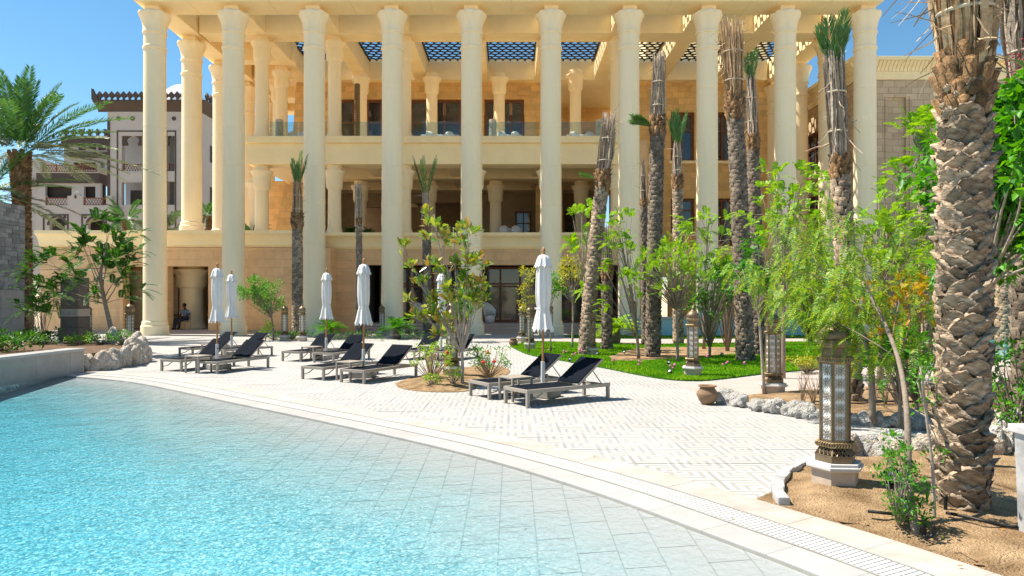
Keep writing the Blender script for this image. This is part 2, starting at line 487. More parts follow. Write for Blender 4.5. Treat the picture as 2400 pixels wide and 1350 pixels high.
# ------------------------------------------------------------------ pool edge (outer line of the drain)
EDGE = [(-9.9, 15.75), (-8.6, 15.15), (-7.1, 14.2), (-4.44, 11.84), (-1.55, 9.26), (0.0, 7.76), (1.18, 6.316), (1.93, 5.156), (2.53, 4.125), (3.15, 2.6), (3.65, .6), (3.95, -2.0), (4.05, -6.0)]
def catmull(P, n=24):
    P = [Vector((p[0], p[1])) for p in P]
    Q = [P[0] * 2 - P[1]] + P + [P[-1] * 2 - P[-2]]
    out = []
    for i in range(1, len(Q) - 2):
        for k in range(n):
            t = k / n
            a, b, c, d = Q[i - 1], Q[i], Q[i + 1], Q[i + 2]
            out.append(.5 * ((2 * b) + (c - a) * t + (2 * a - 5 * b + 4 * c - d) * t * t + (3 * b - a - 3 * c + d) * t ** 3))
    out.append(P[-1])
    return out
def resample(P, step):
    out = [P[0].copy()]; acc = 0.0
    for a, b in zip(P[:-1], P[1:]):
        d = (b - a).length; s = step - acc
        while s <= d:
            out.append(a.lerp(b, s / d)); s += step
        acc = d - (s - step)
    return out
_c = catmull(EDGE)
for _ in range(30):                                   # ease the line
    _c = [_c[0]] + [(_c[i - 1] + _c[i] * 2 + _c[i + 1]) / 4 for i in range(1, len(_c) - 1)] + [_c[-1]]
EP = resample(_c, .05)
EN = []
for i in range(len(EP)):
    t = (EP[min(i + 2, len(EP) - 1)] - EP[max(i - 2, 0)]).normalized()
    EN.append(Vector((-t.y, t.x)))                    # left normal of travel
if EN[100].dot(Vector((1, 1))) < 0: EN = [-n for n in EN]
def off(i, d): p = EP[i] + EN[i] * d; return (p.x, p.y)
_EPA = np.array([(p.x, p.y) for p in EP]); _ENA = np.array([(n.x, n.y) for n in EN])
def edge_dist(x, y):
    """signed distance from the drain's outer line, + on the deck side"""
    d = _EPA - np.array((x, y)); k = int(np.argmin((d * d).sum(1)))
    return float(-(d[k] @ _ENA[k]))
def strip(mb, i0, i1, d0, d1, z0, z1, step=1):
    """solid curved strip between two offsets"""
    ii = list(range(i0, i1, step)) + [i1]
    vs = []; fs = []
    for i in ii:
        a = off(i, d0); b = off(i, d1)
        vs += [(*a, z1), (*b, z1), (*b, z0), (*a, z0)]
    for k in range(len(ii) - 1):
        o = k * 4; q = o + 4
        fs += [(o, o + 1, q + 1, q), (o + 1, o + 2, q + 2, q + 1), (o + 2, o + 3, q + 3, q + 2), (o + 3, o, q, q + 3)]
    n = (len(ii) - 1) * 4
    fs += [(0, 3, 2, 1), (n, n + 1, n + 2, n + 3)]
    return mb.add(vs, fs)
NE = len(EP) - 1

# ground: one sheet to the horizon, with the hollow of the pool left out
mb = MB()
xe = lambda i: off(i, .02)
vs = []; fs = []
rows = list(range(0, NE + 1, 6))
for i in rows:
    x, y = xe(i)
    vs += [(x, y, -.03), (700, y, -.03)]
for k in range(len(rows) - 1):
    fs.append((2 * k, 2 * k + 1, 2 * k + 3, 2 * k + 2))
mb.add(vs, fs)
ytop = xe(0)[1]; ybot = xe(rows[-1])[1]
mb.add([(-700, ytop, -.03), (700, ytop, -.03), (700, 900, -.03), (-700, 900, -.03)], [(0, 1, 2, 3)])
mb.add([(-700, -300, -.03), (700, -300, -.03), (700, ybot, -.03), (-700, ybot, -.03)], [(0, 1, 2, 3)])
mb.add([(-700, ybot, -.03), (-9.9, ybot, -.03), (-9.9, ytop, -.03), (-700, ytop, -.03)], [(0, 1, 2, 3)])
tag(mb.build('ground', M('sandy_ground', (.48, .38, .27), .95, .15, .3, .3, 8)), kind='structure')

# deck sheet with inlaid paving (4 mm below the separate slabs)
mb = MB(); vs = []; fs = []
for i in rows:
    x, y = off(i, .01)
    vs += [(x, y, -.006), (40, y, -.006)]
for k in range(len(rows) - 1): fs.append((2 * k, 2 * k + 1, 2 * k + 3, 2 * k + 2))
mb.add(vs, fs)
mb.add([(-30, ytop + .02, -.006), (40, ytop + .02, -.006), (40, 48, -.006), (-30, 48, -.006)], [(0, 1, 2, 3)])
deck = tag(mb.build('paved_deck', m_pave), kind='structure')

# beds, paths and lawns as outlines
def P(*pts): return [g(x, y) for x, y in pts]
BED_MID = P((926, 899), (938, 909), (975, 916), (1030, 919), (1090, 917), (1120, 905), (1185, 880), (1192, 866), (1150, 858), (1060, 866), (970, 884))
SAND_R = P((1694, 936), (1745, 928), (1900, 914), (2200, 903), (2420, 898), (2420, 990), (2190, 998), (2000, 982), (1900, 966), (1780, 948))
PATH_R = P((1560, 894), (1640, 897), (1700, 892), (1910, 870), (2190, 854), (2440, 848), (2440, 897), (2200, 902), (1900, 913), (1745, 927), (1690, 934), (1610, 910))
LAWN1 = P((1195, 812), (1240, 832), (1330, 848), (1420, 864), (1500, 880), (1570, 890.5), (1640, 893), (1700, 888), (1800, 876), (1910, 867), (2050, 859), (2190, 852), (2290, 846), (2280, 822), (2100, 808), (1900, 803), (1730, 805), (1500, 808), (1350, 804), (1250, 802))
LAWN2 = [(2.6, 30.6), (5, 29.8), (9, 29.6), (13, 30.2), (17.5, 30.0), (24, 31.5), (24, 38.5), (8.0, 39.5), (7.0, 35.0), (2.8, 32.4)]
PATH_B = P((1250, 801), (1350, 803), (1500, 807), (1730, 804), (1900, 802), (2100, 807), (2300, 815), (2300, 797), (1900, 789), (1730, 793), (1500, 796), (1340, 793))
SANDP = P((1425, 838), (1450, 848), (1540, 846), (1640, 838), (1760, 830), (1830, 828), (1780, 818), (1640, 815), (1500, 818))
def inside(p, poly):
    x, y = p; c = False; n = len(poly)
    for i in range(n):
        x0, y0 = poly[i]; x1, y1 = poly[i - 1]
        if (y0 > y) != (y1 > y) and x < (x1 - x0) * (y - y0) / (y1 - y0) + x0: c = not c
    return c
def sheet(name, poly, z, mat, kind='structure', smooth_n=6, rough=0.0):
    pts = [(p.x, p.y) for p in catmull(poly + [poly[0]], smooth_n)[:-1]] if smooth_n else poly
    bm = bmesh.new()
    f = bm.faces.new([bm.verts.new((x, y, z)) for x, y in pts])
    if f.normal.z < 0: f.normal_flip()
    bm.normal_update()
    if f.normal.z < 0: f.normal_flip()
    r = bmesh.ops.extrude_face_region(bm, geom=[f])
    bmesh.ops.translate(bm, vec=(0, 0, -.05), verts=[e for e in r['geom'] if isinstance(e, bmesh.types.BMVert)])
    bmesh.ops.recalc_face_normals(bm, faces=bm.faces)
    me = bpy.data.meshes.new(name); bm.to_mesh(me); bm.free(); me.materials.append(mat)
    o = place_mesh(name, me)
    return tag(o, kind=kind), pts

def mound(name, pts, z, h, mat, res=.12, amp=.03, kind='structure', seed=0):
    """bed surface with real lumps; grid clipped to an outline, falling to z at the rim"""
    xs = [p[0] for p in pts]; ys = [p[1] for p in pts]
    nx = int((max(xs) - min(xs)) / res) + 2; ny = int((max(ys) - min(ys)) / res) + 2
    X = np.linspace(min(xs), max(xs), nx); Yg = np.linspace(min(ys), max(ys), ny)
    A = np.array(pts)
    r = np.random.default_rng(seed)
    idx = -np.ones((nx, ny), int); V = []
    ph = r.uniform(0, 6.28, (14, 2)); fr = r.uniform(1.5, 9, (14, 2)) * r.choice([-1, 1], (14, 2))
    for i in range(nx):
        for j in range(ny):
            if inside((X[i], Yg[j]), pts):
                d = np.sqrt(((A - (X[i], Yg[j])) ** 2).sum(1)).min()
                if d < .09: continue
                n = sum(math.sin(X[i] * fr[k, 0] + ph[k, 0]) * math.sin(Yg[j] * fr[k, 1] + ph[k, 1]) for k in range(14)) / 14
                idx[i, j] = len(V)
                V.append((X[i], Yg[j], z + h * min(1, d / .35) + amp * n * min(1, d / .25) * 2 + r.normal(0, amp * .12)))
    F = [(idx[i, j], idx[i + 1, j], idx[i + 1, j + 1], idx[i, j + 1]) for i in range(nx - 1) for j in range(ny - 1)
         if min(idx[i, j], idx[i + 1, j], idx[i + 1, j + 1], idx[i, j + 1]) >= 0]
    me = mesh_np(name, V, F, mat, True)
    return tag(place_mesh(name, me), kind=kind)

sheet('garden_path', PATH_R, .004, m_path)
sheet('garden_path', PATH_B, .004, m_path)
_, LAWN1S = sheet('lawn_soil', LAWN1, .02, m_grass_base)
_, LAWN2S = sheet('lawn_soil', LAWN2, .02, m_grass_base)
_, SANDPS = sheet('tree_bed', SANDP, .028, m_sand)
_, SAND_RS = sheet('planting_bed', SAND_R, .012, m_sand)
mound('planting_bed', [(p[0], p[1]) for p in SAND_RS], -.022, .085, m_sand, .07, .02, seed=3)
_, BED_MIDS = sheet('planting_bed', BED_MID, .008, m_sand)
mound('planting_bed', BED_MIDS, -.026, .095, m_sand, .06, .02, seed=4)
# bed by the near lantern, bounded by the pool border
i5 = min(range(NE), key=lambda i: abs(EP[i].y - 5.5) + (0 if EP[i].x > 1 else 9))
BED_R = [off(i, .355) for i in range(i5, NE - 40, 6)]
BED_R = BED_R + [(9, BED_R[-1][1]), (9, 8.9)] + P((2400, 1012), (2180, 1052), (1990, 1066), (1905, 1082), (1852, 1100), (1828, 1122), (1819, 1148))
sheet('planting_bed', BED_R, .002, m_sand, smooth_n=0)
mound('planting_bed', BED_R, -.034, .095, m_sand, .045, .022, seed=5)
# pale kerb stones round that bed
kerb = thing('bed_kerb', 'curved kerb of grey marble chunks round the sandy bed by the near lantern', 'kerb')
kp = P((1990, 1066), (1940, 1076), (1895, 1086), (1858, 1099), (1832, 1120), (1820, 1145), (1822, 1168), (1838, 1187))
kp = resample(catmull(kp, 10), .2)
for a, b in zip(kp[:-1], kp[1:]):
    mb = MB(); d = (b - a).normalized(); n = Vector((-d.y, d.x))
    w = rng.uniform(.09, .12); h = rng.uniform(.045, .065)
    q = [a + d * .004 - n * w * .4, b - d * .004 - n * w * .4, b - d * .004 + n * w * .6, a + d * .004 + n * w * .6]
    j = lambda: rng.uniform(-.006, .006)
    mb.add([(p.x + j(), p.y + j(), -.01) for p in q] + [(p.x + j(), p.y + j(), h + j()) for p in q],
           [(0, 3, 2, 1), (4, 5, 6, 7), (0, 1, 5, 4), (1, 2, 6, 5), (2, 3, 7, 6), (3, 0, 4, 7)])
    mb.build('kerb_stone', m_marble, kerb, bevel=.008)

# separate slabs of the deck, those nearest the camera
def on_deck(x, y):
    if edge_dist(x, y) < .30: return False
    return not any(inside((x, y), b) for b in (BED_MID, SAND_R, PATH_R, LAWN1, BED_R))
cand = []
for i in range(-26, 12):
    for j in range(-4, 22):
        x0 = PX0 + CELL * i; y0 = PY0 + CELL * j
        cs = [(x0, y0), (x0 + CELL, y0), (x0, y0 + CELL), (x0 + CELL, y0 + CELL)]
        if x0 < -9.4 and y0 < 19: continue
        if abs((x0 + .3) / (y0 + .3)) > .78: continue
        if all(on_deck(*c) for c in cs): cand.append(((y0 ** 3), x0, y0))
cand.sort()
mb = MB(); mb.box(.0025, CELL - .0025, .0025, CELL - .0025, -.03, 0)
slab_me = mb.mesh('paving_slab', m_slab)
for _, x0, y0 in cand[:300]:
    o = place_mesh('paving_slab', slab_me, deck, (x0, y0, -.0035 + rng.uniform(-.0005, .0005)))

# border stones between deck and drain, coping between drain and water
def arc_index(s): return min(NE, int(round(s / .05)))
s = 0.0
while s < NE * .05 - 1:
    i0, i1 = arc_index(s), arc_index(s + .6)
    mb = MB(); strip(mb, i0, i1, .018, .36, -.03, .003 + rng.uniform(-.001, .001), 3)
    o = mb.build('border_stone', m_beige, deck, bevel=.005)
    s += .6
mb = MB(); strip(mb, 0, NE, .012, .345, -.04, -.012, 4); tag(mb.build('border_bed', m_concrete, deck))

drain = thing('overflow_drain', 'white slatted overflow drain curving along the pool edge', 'drain')
mb = MB(); strip(mb, 0, NE, -.30, .0, -.12, -.07, 2); mb.build('channel', m_shadow_gap, drain)
for d0, d1 in ((-.004, .010), (-.300, -.288)):
    mb = MB(); strip(mb, 0, NE, d0, d1, -.08, .001, 2); mb.build('edge_rail', m_concrete, drain)
def slat(mb, s, pitch):
    for (a, b) in ((-.278, -.152), (-.142, -.012)):
        i = int(s / .05); f = s / .05 - i
        p = EP[i].lerp(EP[i + 1], f); n = EN[i].lerp(EN[i + 1], f).normalized(); t = Vector((n.y, -n.x))
        q = [p + n * a - t * pitch * .395, p + n * b - t * pitch * .395, p + n * b + t * pitch * .395, p + n * a + t * pitch * .395]
        mb.add([(v.x, v.y, -.05) for v in q] + [(v.x, v.y, -.002) for v in q], [(0, 3, 2, 1), (4, 5, 6, 7), (0, 1, 5, 4), (1, 2, 6, 5), (2, 3, 7, 6), (3, 0, 4, 7)])
mb = MB(); strip(mb, 0, NE, -.155, -.139, -.06, -.006, 2); mb.build('centre_rib', m_white_pl, drain)
pitch = .042
smid = [s for s in np.arange(.1, NE * .05 - .1, pitch)]
vis = [s for s in smid if EP[int(s / .05)].y > 3.9 and EP[int(s / .05)].y < 9.4]
vis = vis[-300:]
vset = set(vis)
for s in vis:
    mb = MB(); slat(mb, s, pitch); mb.build('slat', m_white_pl, drain)
mb = MB()
for s in smid:
    if s not in vset: slat(mb, s, pitch)
tag(mb.build('far_slats', m_white_pl, drain), kind='stuff')

pool = thing('pool_coping', 'pale stone coping along the curved water line', 'coping')
s = 0.0
while s < NE * .05 - 1:
    i0, i1 = arc_index(s), arc_index(s + .55)
    mb = MB(); a = strip(mb, i0, i1, -.60, -.305, -.10, -.004, 3)
    # gaps
    o = mb.build('coping_stone', m_coping, pool, bevel=.004)
    s += .55

# pool floor: slopes gently from the coping; tiles near the edge are separate
def floor_z(d):
    """d = distance inside the coping"""
    return -.035 - .085 * max(0, d) if d < 4 else -.375 - .16 * min(d - 4, 4.5)
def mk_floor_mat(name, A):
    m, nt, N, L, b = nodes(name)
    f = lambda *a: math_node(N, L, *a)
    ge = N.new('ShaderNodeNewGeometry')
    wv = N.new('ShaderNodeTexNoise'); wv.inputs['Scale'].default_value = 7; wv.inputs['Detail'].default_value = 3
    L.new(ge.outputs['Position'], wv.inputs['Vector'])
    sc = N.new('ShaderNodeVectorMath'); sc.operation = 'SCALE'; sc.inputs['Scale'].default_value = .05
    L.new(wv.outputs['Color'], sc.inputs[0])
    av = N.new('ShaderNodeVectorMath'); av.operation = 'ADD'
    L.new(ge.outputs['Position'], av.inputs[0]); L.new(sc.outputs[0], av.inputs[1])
    vo = N.new('ShaderNodeTexVoronoi'); vo.inputs['Scale'].default_value = 60  # ripple caustics and glints painted into the floor colour as pale and teal cells
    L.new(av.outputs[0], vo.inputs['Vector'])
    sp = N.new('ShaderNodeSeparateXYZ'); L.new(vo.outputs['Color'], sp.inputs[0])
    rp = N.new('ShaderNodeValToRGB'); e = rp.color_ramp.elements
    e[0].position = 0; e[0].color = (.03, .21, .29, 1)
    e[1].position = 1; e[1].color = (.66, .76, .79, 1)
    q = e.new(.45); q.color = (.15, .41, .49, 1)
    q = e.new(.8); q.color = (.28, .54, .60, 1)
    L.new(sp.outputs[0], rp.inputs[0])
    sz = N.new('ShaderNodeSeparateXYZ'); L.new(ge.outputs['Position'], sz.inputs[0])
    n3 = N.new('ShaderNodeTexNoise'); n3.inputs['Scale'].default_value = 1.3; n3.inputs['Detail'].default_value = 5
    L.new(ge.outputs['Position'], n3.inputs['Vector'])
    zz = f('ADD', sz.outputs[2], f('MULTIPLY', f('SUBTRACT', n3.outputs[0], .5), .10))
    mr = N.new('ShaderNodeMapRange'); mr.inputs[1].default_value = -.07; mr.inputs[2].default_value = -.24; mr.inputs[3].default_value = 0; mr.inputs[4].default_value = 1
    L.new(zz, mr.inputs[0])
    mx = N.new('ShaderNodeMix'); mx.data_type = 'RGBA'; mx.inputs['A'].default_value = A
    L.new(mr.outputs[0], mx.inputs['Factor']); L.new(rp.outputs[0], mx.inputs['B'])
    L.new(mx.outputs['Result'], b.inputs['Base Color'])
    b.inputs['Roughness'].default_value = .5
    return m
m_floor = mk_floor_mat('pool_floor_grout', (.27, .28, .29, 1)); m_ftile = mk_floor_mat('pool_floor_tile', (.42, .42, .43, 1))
m_tile = M('wet_pool_tile', (.62, .62, .62), .5, .10, 3, .1, 40, island=.04)
mb = MB()
ds = [0, .5, 1, 1.5, 2, 2.6, 3.3, 4, 5, 6, 7, 8.5]
vs = []; fs = []
ii = list(range(0, NE + 1, 8))
for i in ii:
    for d in ds:
        p = off(i, -.60 - d)
        vs.append((max(p[0], -9.9), p[1], floor_z(d) - .002))
    vs.append((-9.9 if EP[i].y > 8 else min(-9.9, 0), off(i, -.6 - 8.5)[1] if True else 0, floor_z(8.5) - .002))
w = len(ds) + 1
for k in range(len(ii) - 1):
    for q in range(w - 1):
        fs.append((k * w + q, k * w + q + 1, (k + 1) * w + q + 1, (k + 1) * w + q))
mb.add(vs, fs)
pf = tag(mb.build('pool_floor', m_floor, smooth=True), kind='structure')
mb = MB(); mb.box(-10.2, 5, -9, 16.5, -1.4, -1.2); tag(mb.build('pool_base', m_mosaic), kind='structure')
# laid tiles of the shallow shelf
TW, TL = .277, .57
tl = []
for i in range(-36, 20):
    for j in range(-4, 30):
        x0 = .18 + TW * i; y0 = 4.46 + TL * j + (TL / 2 if i % 2 else 0)
        d = [-(edge_dist(x, y)) - .60 for x, y in ((x0, y0), (x0 + TW, y0), (x0, y0 + TL), (x0 + TW, y0 + TL))]
        if max(d) > .02 and max(d) < 2.1 and abs(x0 / max(y0, .1)) < .8 and y0 > 3.0:
            tl.append((y0 + .3 * max(d), x0, y0, d))
tl.sort()
for _, x0, y0, d in tl[:300]:
    gp = .004
    c = [(x0 + gp, y0 + gp), (x0 + TW - gp, y0 + gp), (x0 + TW - gp, y0 + TL - gp), (x0 + gp, y0 + TL - gp)]
    dd = [-(edge_dist(*p)) - .60 for p in c]
    cut = []
    for k in range(4):                                # cut the tile along the coping
        p, q, dp, dq = c[k], c[(k + 1) % 4], dd[k], dd[(k + 1) % 4]
        if dp >= -.01: cut.append(p)
        if (dp >= -.01) != (dq >= -.01):
            lo, hi = 0.0, 1.0
            for _ in range(12):
                t = (lo + hi) / 2; dm = -(edge_dist(p[0] + (q[0] - p[0]) * t, p[1] + (q[1] - p[1]) * t)) - .60
                if (dm >= -.01) == (dp >= -.01): lo = t
                else: hi = t
            cut.append((p[0] + (q[0] - p[0]) * lo, p[1] + (q[1] - p[1]) * lo))
    if len(cut) < 3: continue
    n = len(cut); zt = [floor_z(max(0, -(edge_dist(*p)) - .60)) for p in cut]
    mb = MB()
    mb.add([(p[0], p[1], z) for p, z in zip(cut, zt)] + [(p[0], p[1], z - .03) for p, z in zip(cut, zt)],
           [tuple(range(n)), tuple(range(2 * n - 1, n - 1, -1))] + [(k, n + k, n + (k + 1) % n, (k + 1) % n) for k in range(n)])
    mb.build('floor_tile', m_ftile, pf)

# water: a body with a rippled skin and a blue-green tint that deepens with depth
def mk_water(dens=.75, name='pool_water'):
    m, nt, N, L, b = nodes(name)
    N.remove(b)
    tc = N.new('ShaderNodeTexCoord')
    a = N.new('ShaderNodeTexNoise'); a.inputs['Scale'].default_value = 13; a.inputs['Detail'].default_value = 4; a.inputs['Distortion'].default_value = .6
    c = N.new('ShaderNodeTexNoise'); c.inputs['Scale'].default_value = 1.6; c.inputs['Detail'].default_value = 2
    L.new(tc.outputs['Object'], a.inputs['Vector']); L.new(tc.outputs['Object'], c.inputs['Vector'])
    ad = math_node(N, L, 'ADD', a.outputs[0], math_node(N, L, 'MULTIPLY', c.outputs[0], 1.6))
    bp = N.new('ShaderNodeBump'); bp.inputs['Strength'].default_value = .55; bp.inputs['Distance'].default_value = .03
    L.new(ad, bp.inputs['Height'])
    fr = N.new('ShaderNodeFresnel'); fr.inputs['IOR'].default_value = 1.33
    L.new(bp.outputs[0], fr.inputs['Normal'])
    tr = N.new('ShaderNodeBsdfTransparent'); tr.inputs[0].default_value = (.97, .99, 1, 1)
    gl = N.new('ShaderNodeBsdfGlossy'); gl.inputs['Roughness'].default_value = .04
    L.new(bp.outputs[0], gl.inputs['Normal'])
    mx = N.new('ShaderNodeMixShader')
    L.new(fr.outputs[0], mx.inputs[0]); L.new(tr.outputs[0], mx.inputs[1]); L.new(gl.outputs[0], mx.inputs[2])
    va = N.new('ShaderNodeVolumeAbsorption'); va.inputs['Color'].default_value = (.18, .80, .88, 1); va.inputs['Density'].default_value = dens
    out = N['Material Output']
    L.new(mx.outputs[0], out.inputs['Surface']); L.new(va.outputs[0], out.inputs['Volume'])
    return m
m_water = mk_water(.68)
poly = [off(i, -.598) for i in range(0, NE + 1, 8)]
poly = [(max(x, -9.89), y) for x, y in poly] + [(-9.89, poly[-1][1])]
mb = MB(); mb.prism(poly, -1.15, -.014, 'z')
tag(mb.build('pool_water', m_water), kind='structure')

# lawn grass: blades
def grass(polys, n, holes, zz, name, hmin=.03, hmax=.06, wid=.011):
    xs = [p[0] for p in polys]; ys = [p[1] for p in polys]
    pts = []
    while len(pts) < n:
        x = rng.uniform(min(xs), max(xs)); y = min(ys) + (max(ys) - min(ys)) * rng.random() ** 1.5
        if inside((x, y), polys) and not any(inside((x, y), h) for h in holes): pts.append((x, y))
    pts = np.array(pts); n = len(pts)
    a = nr.uniform(0, 2 * PI, n); h = nr.uniform(hmin, hmax, n); t = nr.normal(0, .35, (n, 2)) * h[:, None]
    w = wid * (.7 + .6 * nr.random(n)) * (1 + pts[:, 1] / 40)
    V = np.zeros((n, 3, 3))
    V[:, 0, :2] = pts + np.stack([np.cos(a), np.sin(a)], 1) * w[:, None]
    V[:, 1, :2] = pts - np.stack([np.cos(a), np.sin(a)], 1) * w[:, None]
    V[:, 2, :2] = pts + t
    V[:, :2, 2] = zz; V[:, 2, 2] = zz + h
    me = mesh_np(name, V.reshape(-1, 3), np.arange(n * 3).reshape(-1, 3), lf_grass)
    return place_mesh(name, me)
tag(grass(LAWN1S, 90000, [SANDPS], .018, 'lawn_grass'), 'short bright green grass of the curved lawn between the palms', 'grass', kind='stuff')
tag(grass(LAWN2S, 16000, [], .018, 'lawn_grass', wid=.016), 'strip of green grass in front of the right colonnade', 'grass', kind='stuff')
# ------------------------------------------------------------------ the hotel
hotel = thing('hotel_building', 'cream palace hotel with a tall columned portico above the pool deck', 'building', (0, 33, 0))
OY = 33.0
def hp(mb, name, mat, parent=None, **k):
    """part of the hotel (hotel origin is at y = 33)"""
    mb.v = [(x, y - OY, z) for x, y, z in mb.v] if parent is None else mb.v
    return mb.build(name, mat, parent or hotel, **k)
CX = [-17.26, -13.46, -9.55, -5.78, -1.96, 1.88, 5.65, 9.43, 13.2, 17.06]

# --- big columns: drum joints, two neck rings, petalled capital
def petal(r, z, a, i):
    k = max(0.0, (z - 14.6) / .9)
    return (r * (1 + .055 * k * (abs(math.cos(4 * a)) - .5)), z + .035 * k * abs(math.cos(4 * a)))
def make_column(z0):
    rt = thing('column', None, None)
    sh = MB()
    prof = [(.55, z0 + .66)]
    z = z0 + .66
    top = 13.70
    nj = 7
    for k in range(nj):
        za = z0 + .66 + (top - z0 - .66) * k / nj; zb = z0 + .66 + (top - z0 - .66) * (k + 1) / nj
        ra = .525 - .03 * (za / 14); rb = .525 - .03 * (zb / 14)
        prof += [(ra - .014, za + .001), (ra, za + .018), (rb, zb - .018), (rb - .014, zb - .001)]
    prof += [(.495, 13.70), (.535, 13.74), (.545, 13.80), (.535, 13.86), (.495, 13.90), (.498, 14.48)]
    sh.lathe(prof[1:], seg=44)
    sh.build('shaft', m_cream_col, rt, smooth=True, auto=R(28))
    cp = MB()
    cp.lathe([(.50, 14.47), (.545, 14.50), (.555, 14.56), (.535, 14.61), (.52, 14.66), (.54, 14.85), (.585, 15.05), (.65, 15.22), (.715, 15.34), (.725, 15.40), (.70, 15.46), (.58, 15.52), (.40, 15.56)], seg=64, mod=petal)
    cp.build('capital', m_cream_col, rt, smooth=True, auto=R(40))
    ab = MB(); ab.box(-.34, .34, -.34, .34, 15.50, 15.80); ab.build('abacus', m_cream_col, rt, bevel=.015)
    bs = MB(); bs.lathe([(.62, z0), (.625, z0 + .44), (.61, z0 + .46), (.58, z0 + .475), (.57, z0 + .64), (.545, z0 + .67), (.52, z0 + .69)], seg=44)
    bs.build('plinth', m_cream_col, rt, smooth=True, auto=R(30))
    rt.parent = hotel
    return rt
c0 = make_column(0.0)
for i, x in enumerate(CX):
    c = c0 if i == 0 else copy_tree(c0, hotel)
    c.location = (x, 0, 0)
c1 = make_column(5.2)
for i, (x, y) in enumerate([(CX[0], 36.8), (CX[0], 40.6), (CX[0], 44.4), (CX[0], 48.2), (CX[1], 48.2)]):
    c = c1 if i == 0 else copy_tree(c1, hotel)
    c.location = (x, y - OY, 0)
for x, y in [(CX[9], 36.8), (CX[9], 40.6), (CX[9], 44.4)]:
    c = copy_tree(c0, hotel); c.location = (x, y - OY, 0)

# --- slender columns of the loggias
def make_small(z0, z1, r=.36):
    rt = thing('loggia_column', None, None)
    h = z1 - z0
    MB().lathe([(r * 1.28, z0), (r * 1.25, z0 + .10), (r * 1.08, z0 + .28), (r, z0 + .42), (r * .96, z1 - 1.28)], seg=32).build('shaft', m_cream_col, rt, smooth=True, auto=R(35))
    MB().lathe([(r * .96, z1 - 1.30), (r * 1.10, z1 - 1.24), (r * 1.22, z1 - 1.12), (r * 1.24, z1 - .66), (r * 1.30, z1 - .56), (r * 1.55, z1 - .40), (r * 1.62, z1 - .34), (r * 1.60, z1 - .28), (r * 1.1, z1 - .24), (r * 1.1, z1)], seg=32).build('capital', m_cream_col, rt, smooth=True, auto=R(35))
    rt.parent = hotel
    return rt
su = make_small(10.36, 15.80)
up = [(x, 36.75) for x in CX[1:7]] + [(-5.0, 42.6), (-9.4, 42.6), (-.8, 42.6), (3.9, 42.0), (-14.0, 41.5), (-15.2, 44.4)]
for i, (x, y) in enumerate(up):
    c = su if i == 0 else copy_tree(su, hotel); c.location = (x, y - OY, 0)
sm = make_small(5.2, 8.9)
mid = [(x, 36.75) for x in CX[1:7]] + [(-9.2, 41.5), (-5.0, 41.5), (-1.0, 41.5), (4.2, 41.5), (-15.2, 40.5), (-13.6, 44.5)]
for i, (x, y) in enumerate(mid):
    c = sm if i == 0 else copy_tree(sm, hotel); c.location = (x, y - OY, 0)
sg = make_small(.16, 3.62, .62)
for i, (x, y) in enumerate([(-17.45, 37.2), (-20.6, 38.2), (-19.2, 41.5), (-16.2, 41.5)]):
    c = sg if i == 0 else copy_tree(sg, hotel); c.location = (x, y - OY, 0)

# --- roof beams
ZB, ZT = 15.80, 17.15
L0, R0 = -17.85, 17.55
def beam(x0, x1, y0, y1, z0=ZB, z1=ZT, name='roof_beam', mat=None):
    return hp(MB().box(x0, x1, y0, y1, z0, z1), name, mat or m_cream, bevel=.02)
fb = 3.81
xs = [L0] + [(CX[i] + CX[i + 1]) / 2 for i in range(9)] + [R0]
for a, b in zip(xs[:-1], xs[1:]): beam(a + .003, b - .003, 32.2, 33.8, ZB, 17.9, 'fascia_beam')
hp(MB().box(L0 - .25, R0 + .25, 31.95, 33.6, 17.9, 18.3), 'roof_cornice', m_cream, bevel=.03)
beam(L0 + 1.3, R0 - 1.2, 36.1, 37.35, ZB + .002)
beam(L0 + 1.3, R0 - 1.2, 43.7, 45.0, ZB + .002)
beam(L0, L0 + 1.2, 33.8, 52.0, ZB + .004)
beam(R0 - 1.1, R0, 33.8, 46.0, ZB + .004)
beam(L0 + 1.2, -12, 47.6, 48.9, ZB + .002); beam(L0 + 1.2, -9.0, 51.0, 52.0, ZB + .002)
for x in CX[1:9]:
    beam(x - .42, x + .42, 33.8, 36.1, ZB + .004); beam(x - .42, x + .42, 37.35, 43.7, ZB + .004)
for x in (CX[1],): beam(x - .4, x + .4, 45.0, 51.0, ZB + .004)
beam(L0 + 1.2, -12.9, 40.2, 41.0, ZB + .006)
